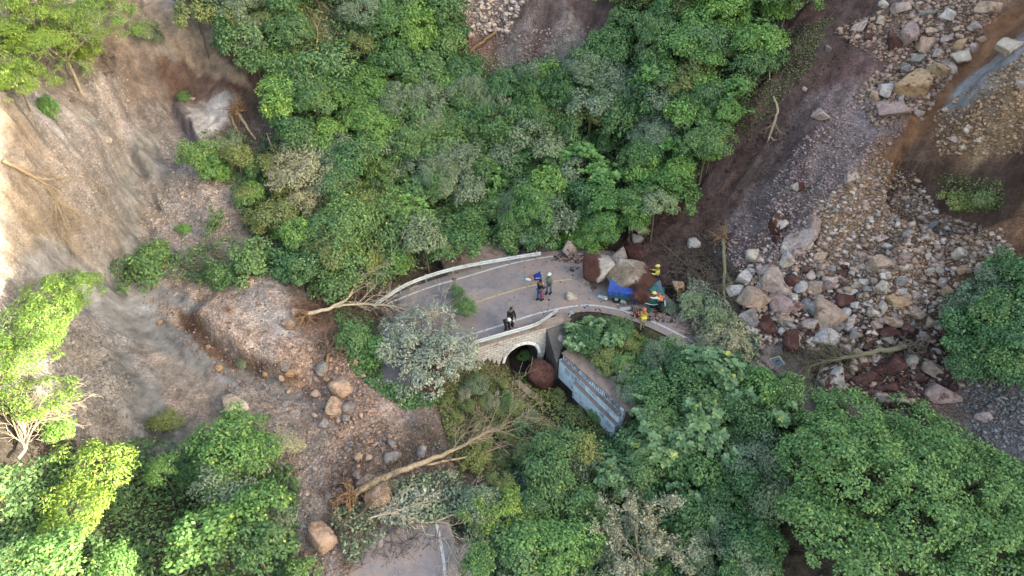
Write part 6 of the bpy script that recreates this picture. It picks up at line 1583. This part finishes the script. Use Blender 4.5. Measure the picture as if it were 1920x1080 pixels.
# rescue gear on the road
def gear():
    p = at_z(1008, 523, 0); r = empty("equipment_bag", tuple(p), .15)
    mb = MB(); mb.box((0, 0, .17), (.5, .3, .34)); mb.box((0, 0, .36), (.4, .22, .05)); o = mb.build("bag_body", cloth("cloth_blue_bag", (44, 66, 160)), r)
    b = o.modifiers.new("bev", 'BEVEL'); b.width = .04; b.segments = 2
    mb = MB(); mb.tube([(-.15, 0, .38), (-.1, 0, .48), (.1, 0, .48), (.15, 0, .38)], .018, 6); mb.build("handle", CL['boots'], r)
    mb = MB(); mb.box((0, -.157, .2), (.36, .008, .05)); mb.build("stripe", CL['white'], r)
    tag(r, "blue equipment bag standing on the road above the centre line", "bag")
    p = at_z(998, 524, 0); mb = MB(); mb.box((0, 0, .1), (.26, .22, .2)); mb.box((0, 0, .21), (.2, .06, .03)); o = mb.build("first_aid_bag", cloth("cloth_salmon", (214, 130, 110)), loc=tuple(p)); b = o.modifiers.new("bev", 'BEVEL'); b.width = .04; b.segments = 2
    tag(o, "small salmon red bag left of the blue equipment bag", "bag")
    p = at_z(994, 525, 0); mb = MB(); mb.box((0, 0, .07), (.4, .2, .14), rz=-.2); o = mb.build("folded_sheet", CL['white'], loc=tuple(p - np.array([.12, .05, 0]))); b = o.modifiers.new("bev", 'BEVEL'); b.width = .05; b.segments = 3
    tag(o, "white folded sheet on the road beside the salmon bag", "sheet")
    p = at_z(998, 519, 0); r = empty("stretcher", tuple(p), R(12))
    mb = MB(); mb.tube([(-.75, -.15, .06), (.75, -.15, .06)], .02, 6); mb.tube([(-.75, .15, .06), (.75, .15, .06)], .02, 6)
    for x in (-.5, 0, .5): mb.tube([(x, -.15, .06), (x, .15, .06)], .015, 5)
    mb.build("poles", M_STEEL, r); mb = MB(); mb.box((.05, 0, .085), (1.1, .27, .03)); mb.build("canvas", CL['khaki'], r)
    tag(r, "narrow stretcher lying on the road behind the bags", "stretcher")
    p = at_z(1012, 514, 0); mb = MB(); mb.tube([(0, 0, 0), (0, 0, .03), (0, 0, .05), (0, 0, .2), (0, 0, .24)], [.09, .09, .06, .05, .02], 10); o = mb.build("bottle", cloth("blue_plastic", (60, 84, 140)), loc=tuple(p)); tag(o, "small blue bottle on the road beyond the blue bag", "bottle")
    p = at_z(1016, 556, 0); mb = MB(); mb.box((0, 0, .18), (.26, .16, .34)); mb.box((0, 0, .37), (.06, .05, .06)); o = mb.build("hand_bag", CL['red'], loc=tuple(p)); b = o.modifiers.new("bev", 'BEVEL'); b.width = .05; b.segments = 2
    tag(o, "red bag standing at the feet of the black-shirted person", "bag")
gear()
def clod(px, py, w_, seed, lab):
    boulder(px, py, w_, w_ * .75, 'red', seed, label=lab, sub=3, name="clod", cat="clod of earth", sink=.35)
clod(852, 525, 12, 801, "dark clod of earth near the left end of the white far edge line")
clod(979, 580, 9, 802, "dark clod of earth on the near lane below the road's centre line")
clod(1071, 507, 13, 803, "dark clod of earth on the road just left of the upright boulder")
clod(1113, 541, 12, 804, "dark clod of earth at the foot of the upright boulder")
# ================================================================== LABELS told apart by place
def ordinal(n):
    W = ['first','second','third','fourth','fifth','sixth','seventh','eighth','ninth','tenth','eleventh','twelfth','thirteenth','fourteenth','fifteenth','sixteenth','seventeenth','eighteenth','nineteenth','twentieth']
    return W[n] if n < 20 else ('twenty-' + W[n - 20] if n < 29 else 'thirtieth' if n == 29 else 'thirty-' + W[n - 30])
buckets = {}
for rec in LAB: buckets.setdefault((rec[3], rec[4]), []).append(rec)
for (ph, z), L in buckets.items():
    L.sort(key=lambda r: r[1])
    for i, r in enumerate(L):
        if len(L) == 1: r[0]["label"] = f"only {ph} {z}"
        elif i == 0: r[0]["label"] = f"leftmost {ph} {z}"
        elif i == len(L) - 1: r[0]["label"] = f"rightmost {ph} {z}"
        else: r[0]["label"] = f"{ph}, {ordinal(i)} from left {z}"
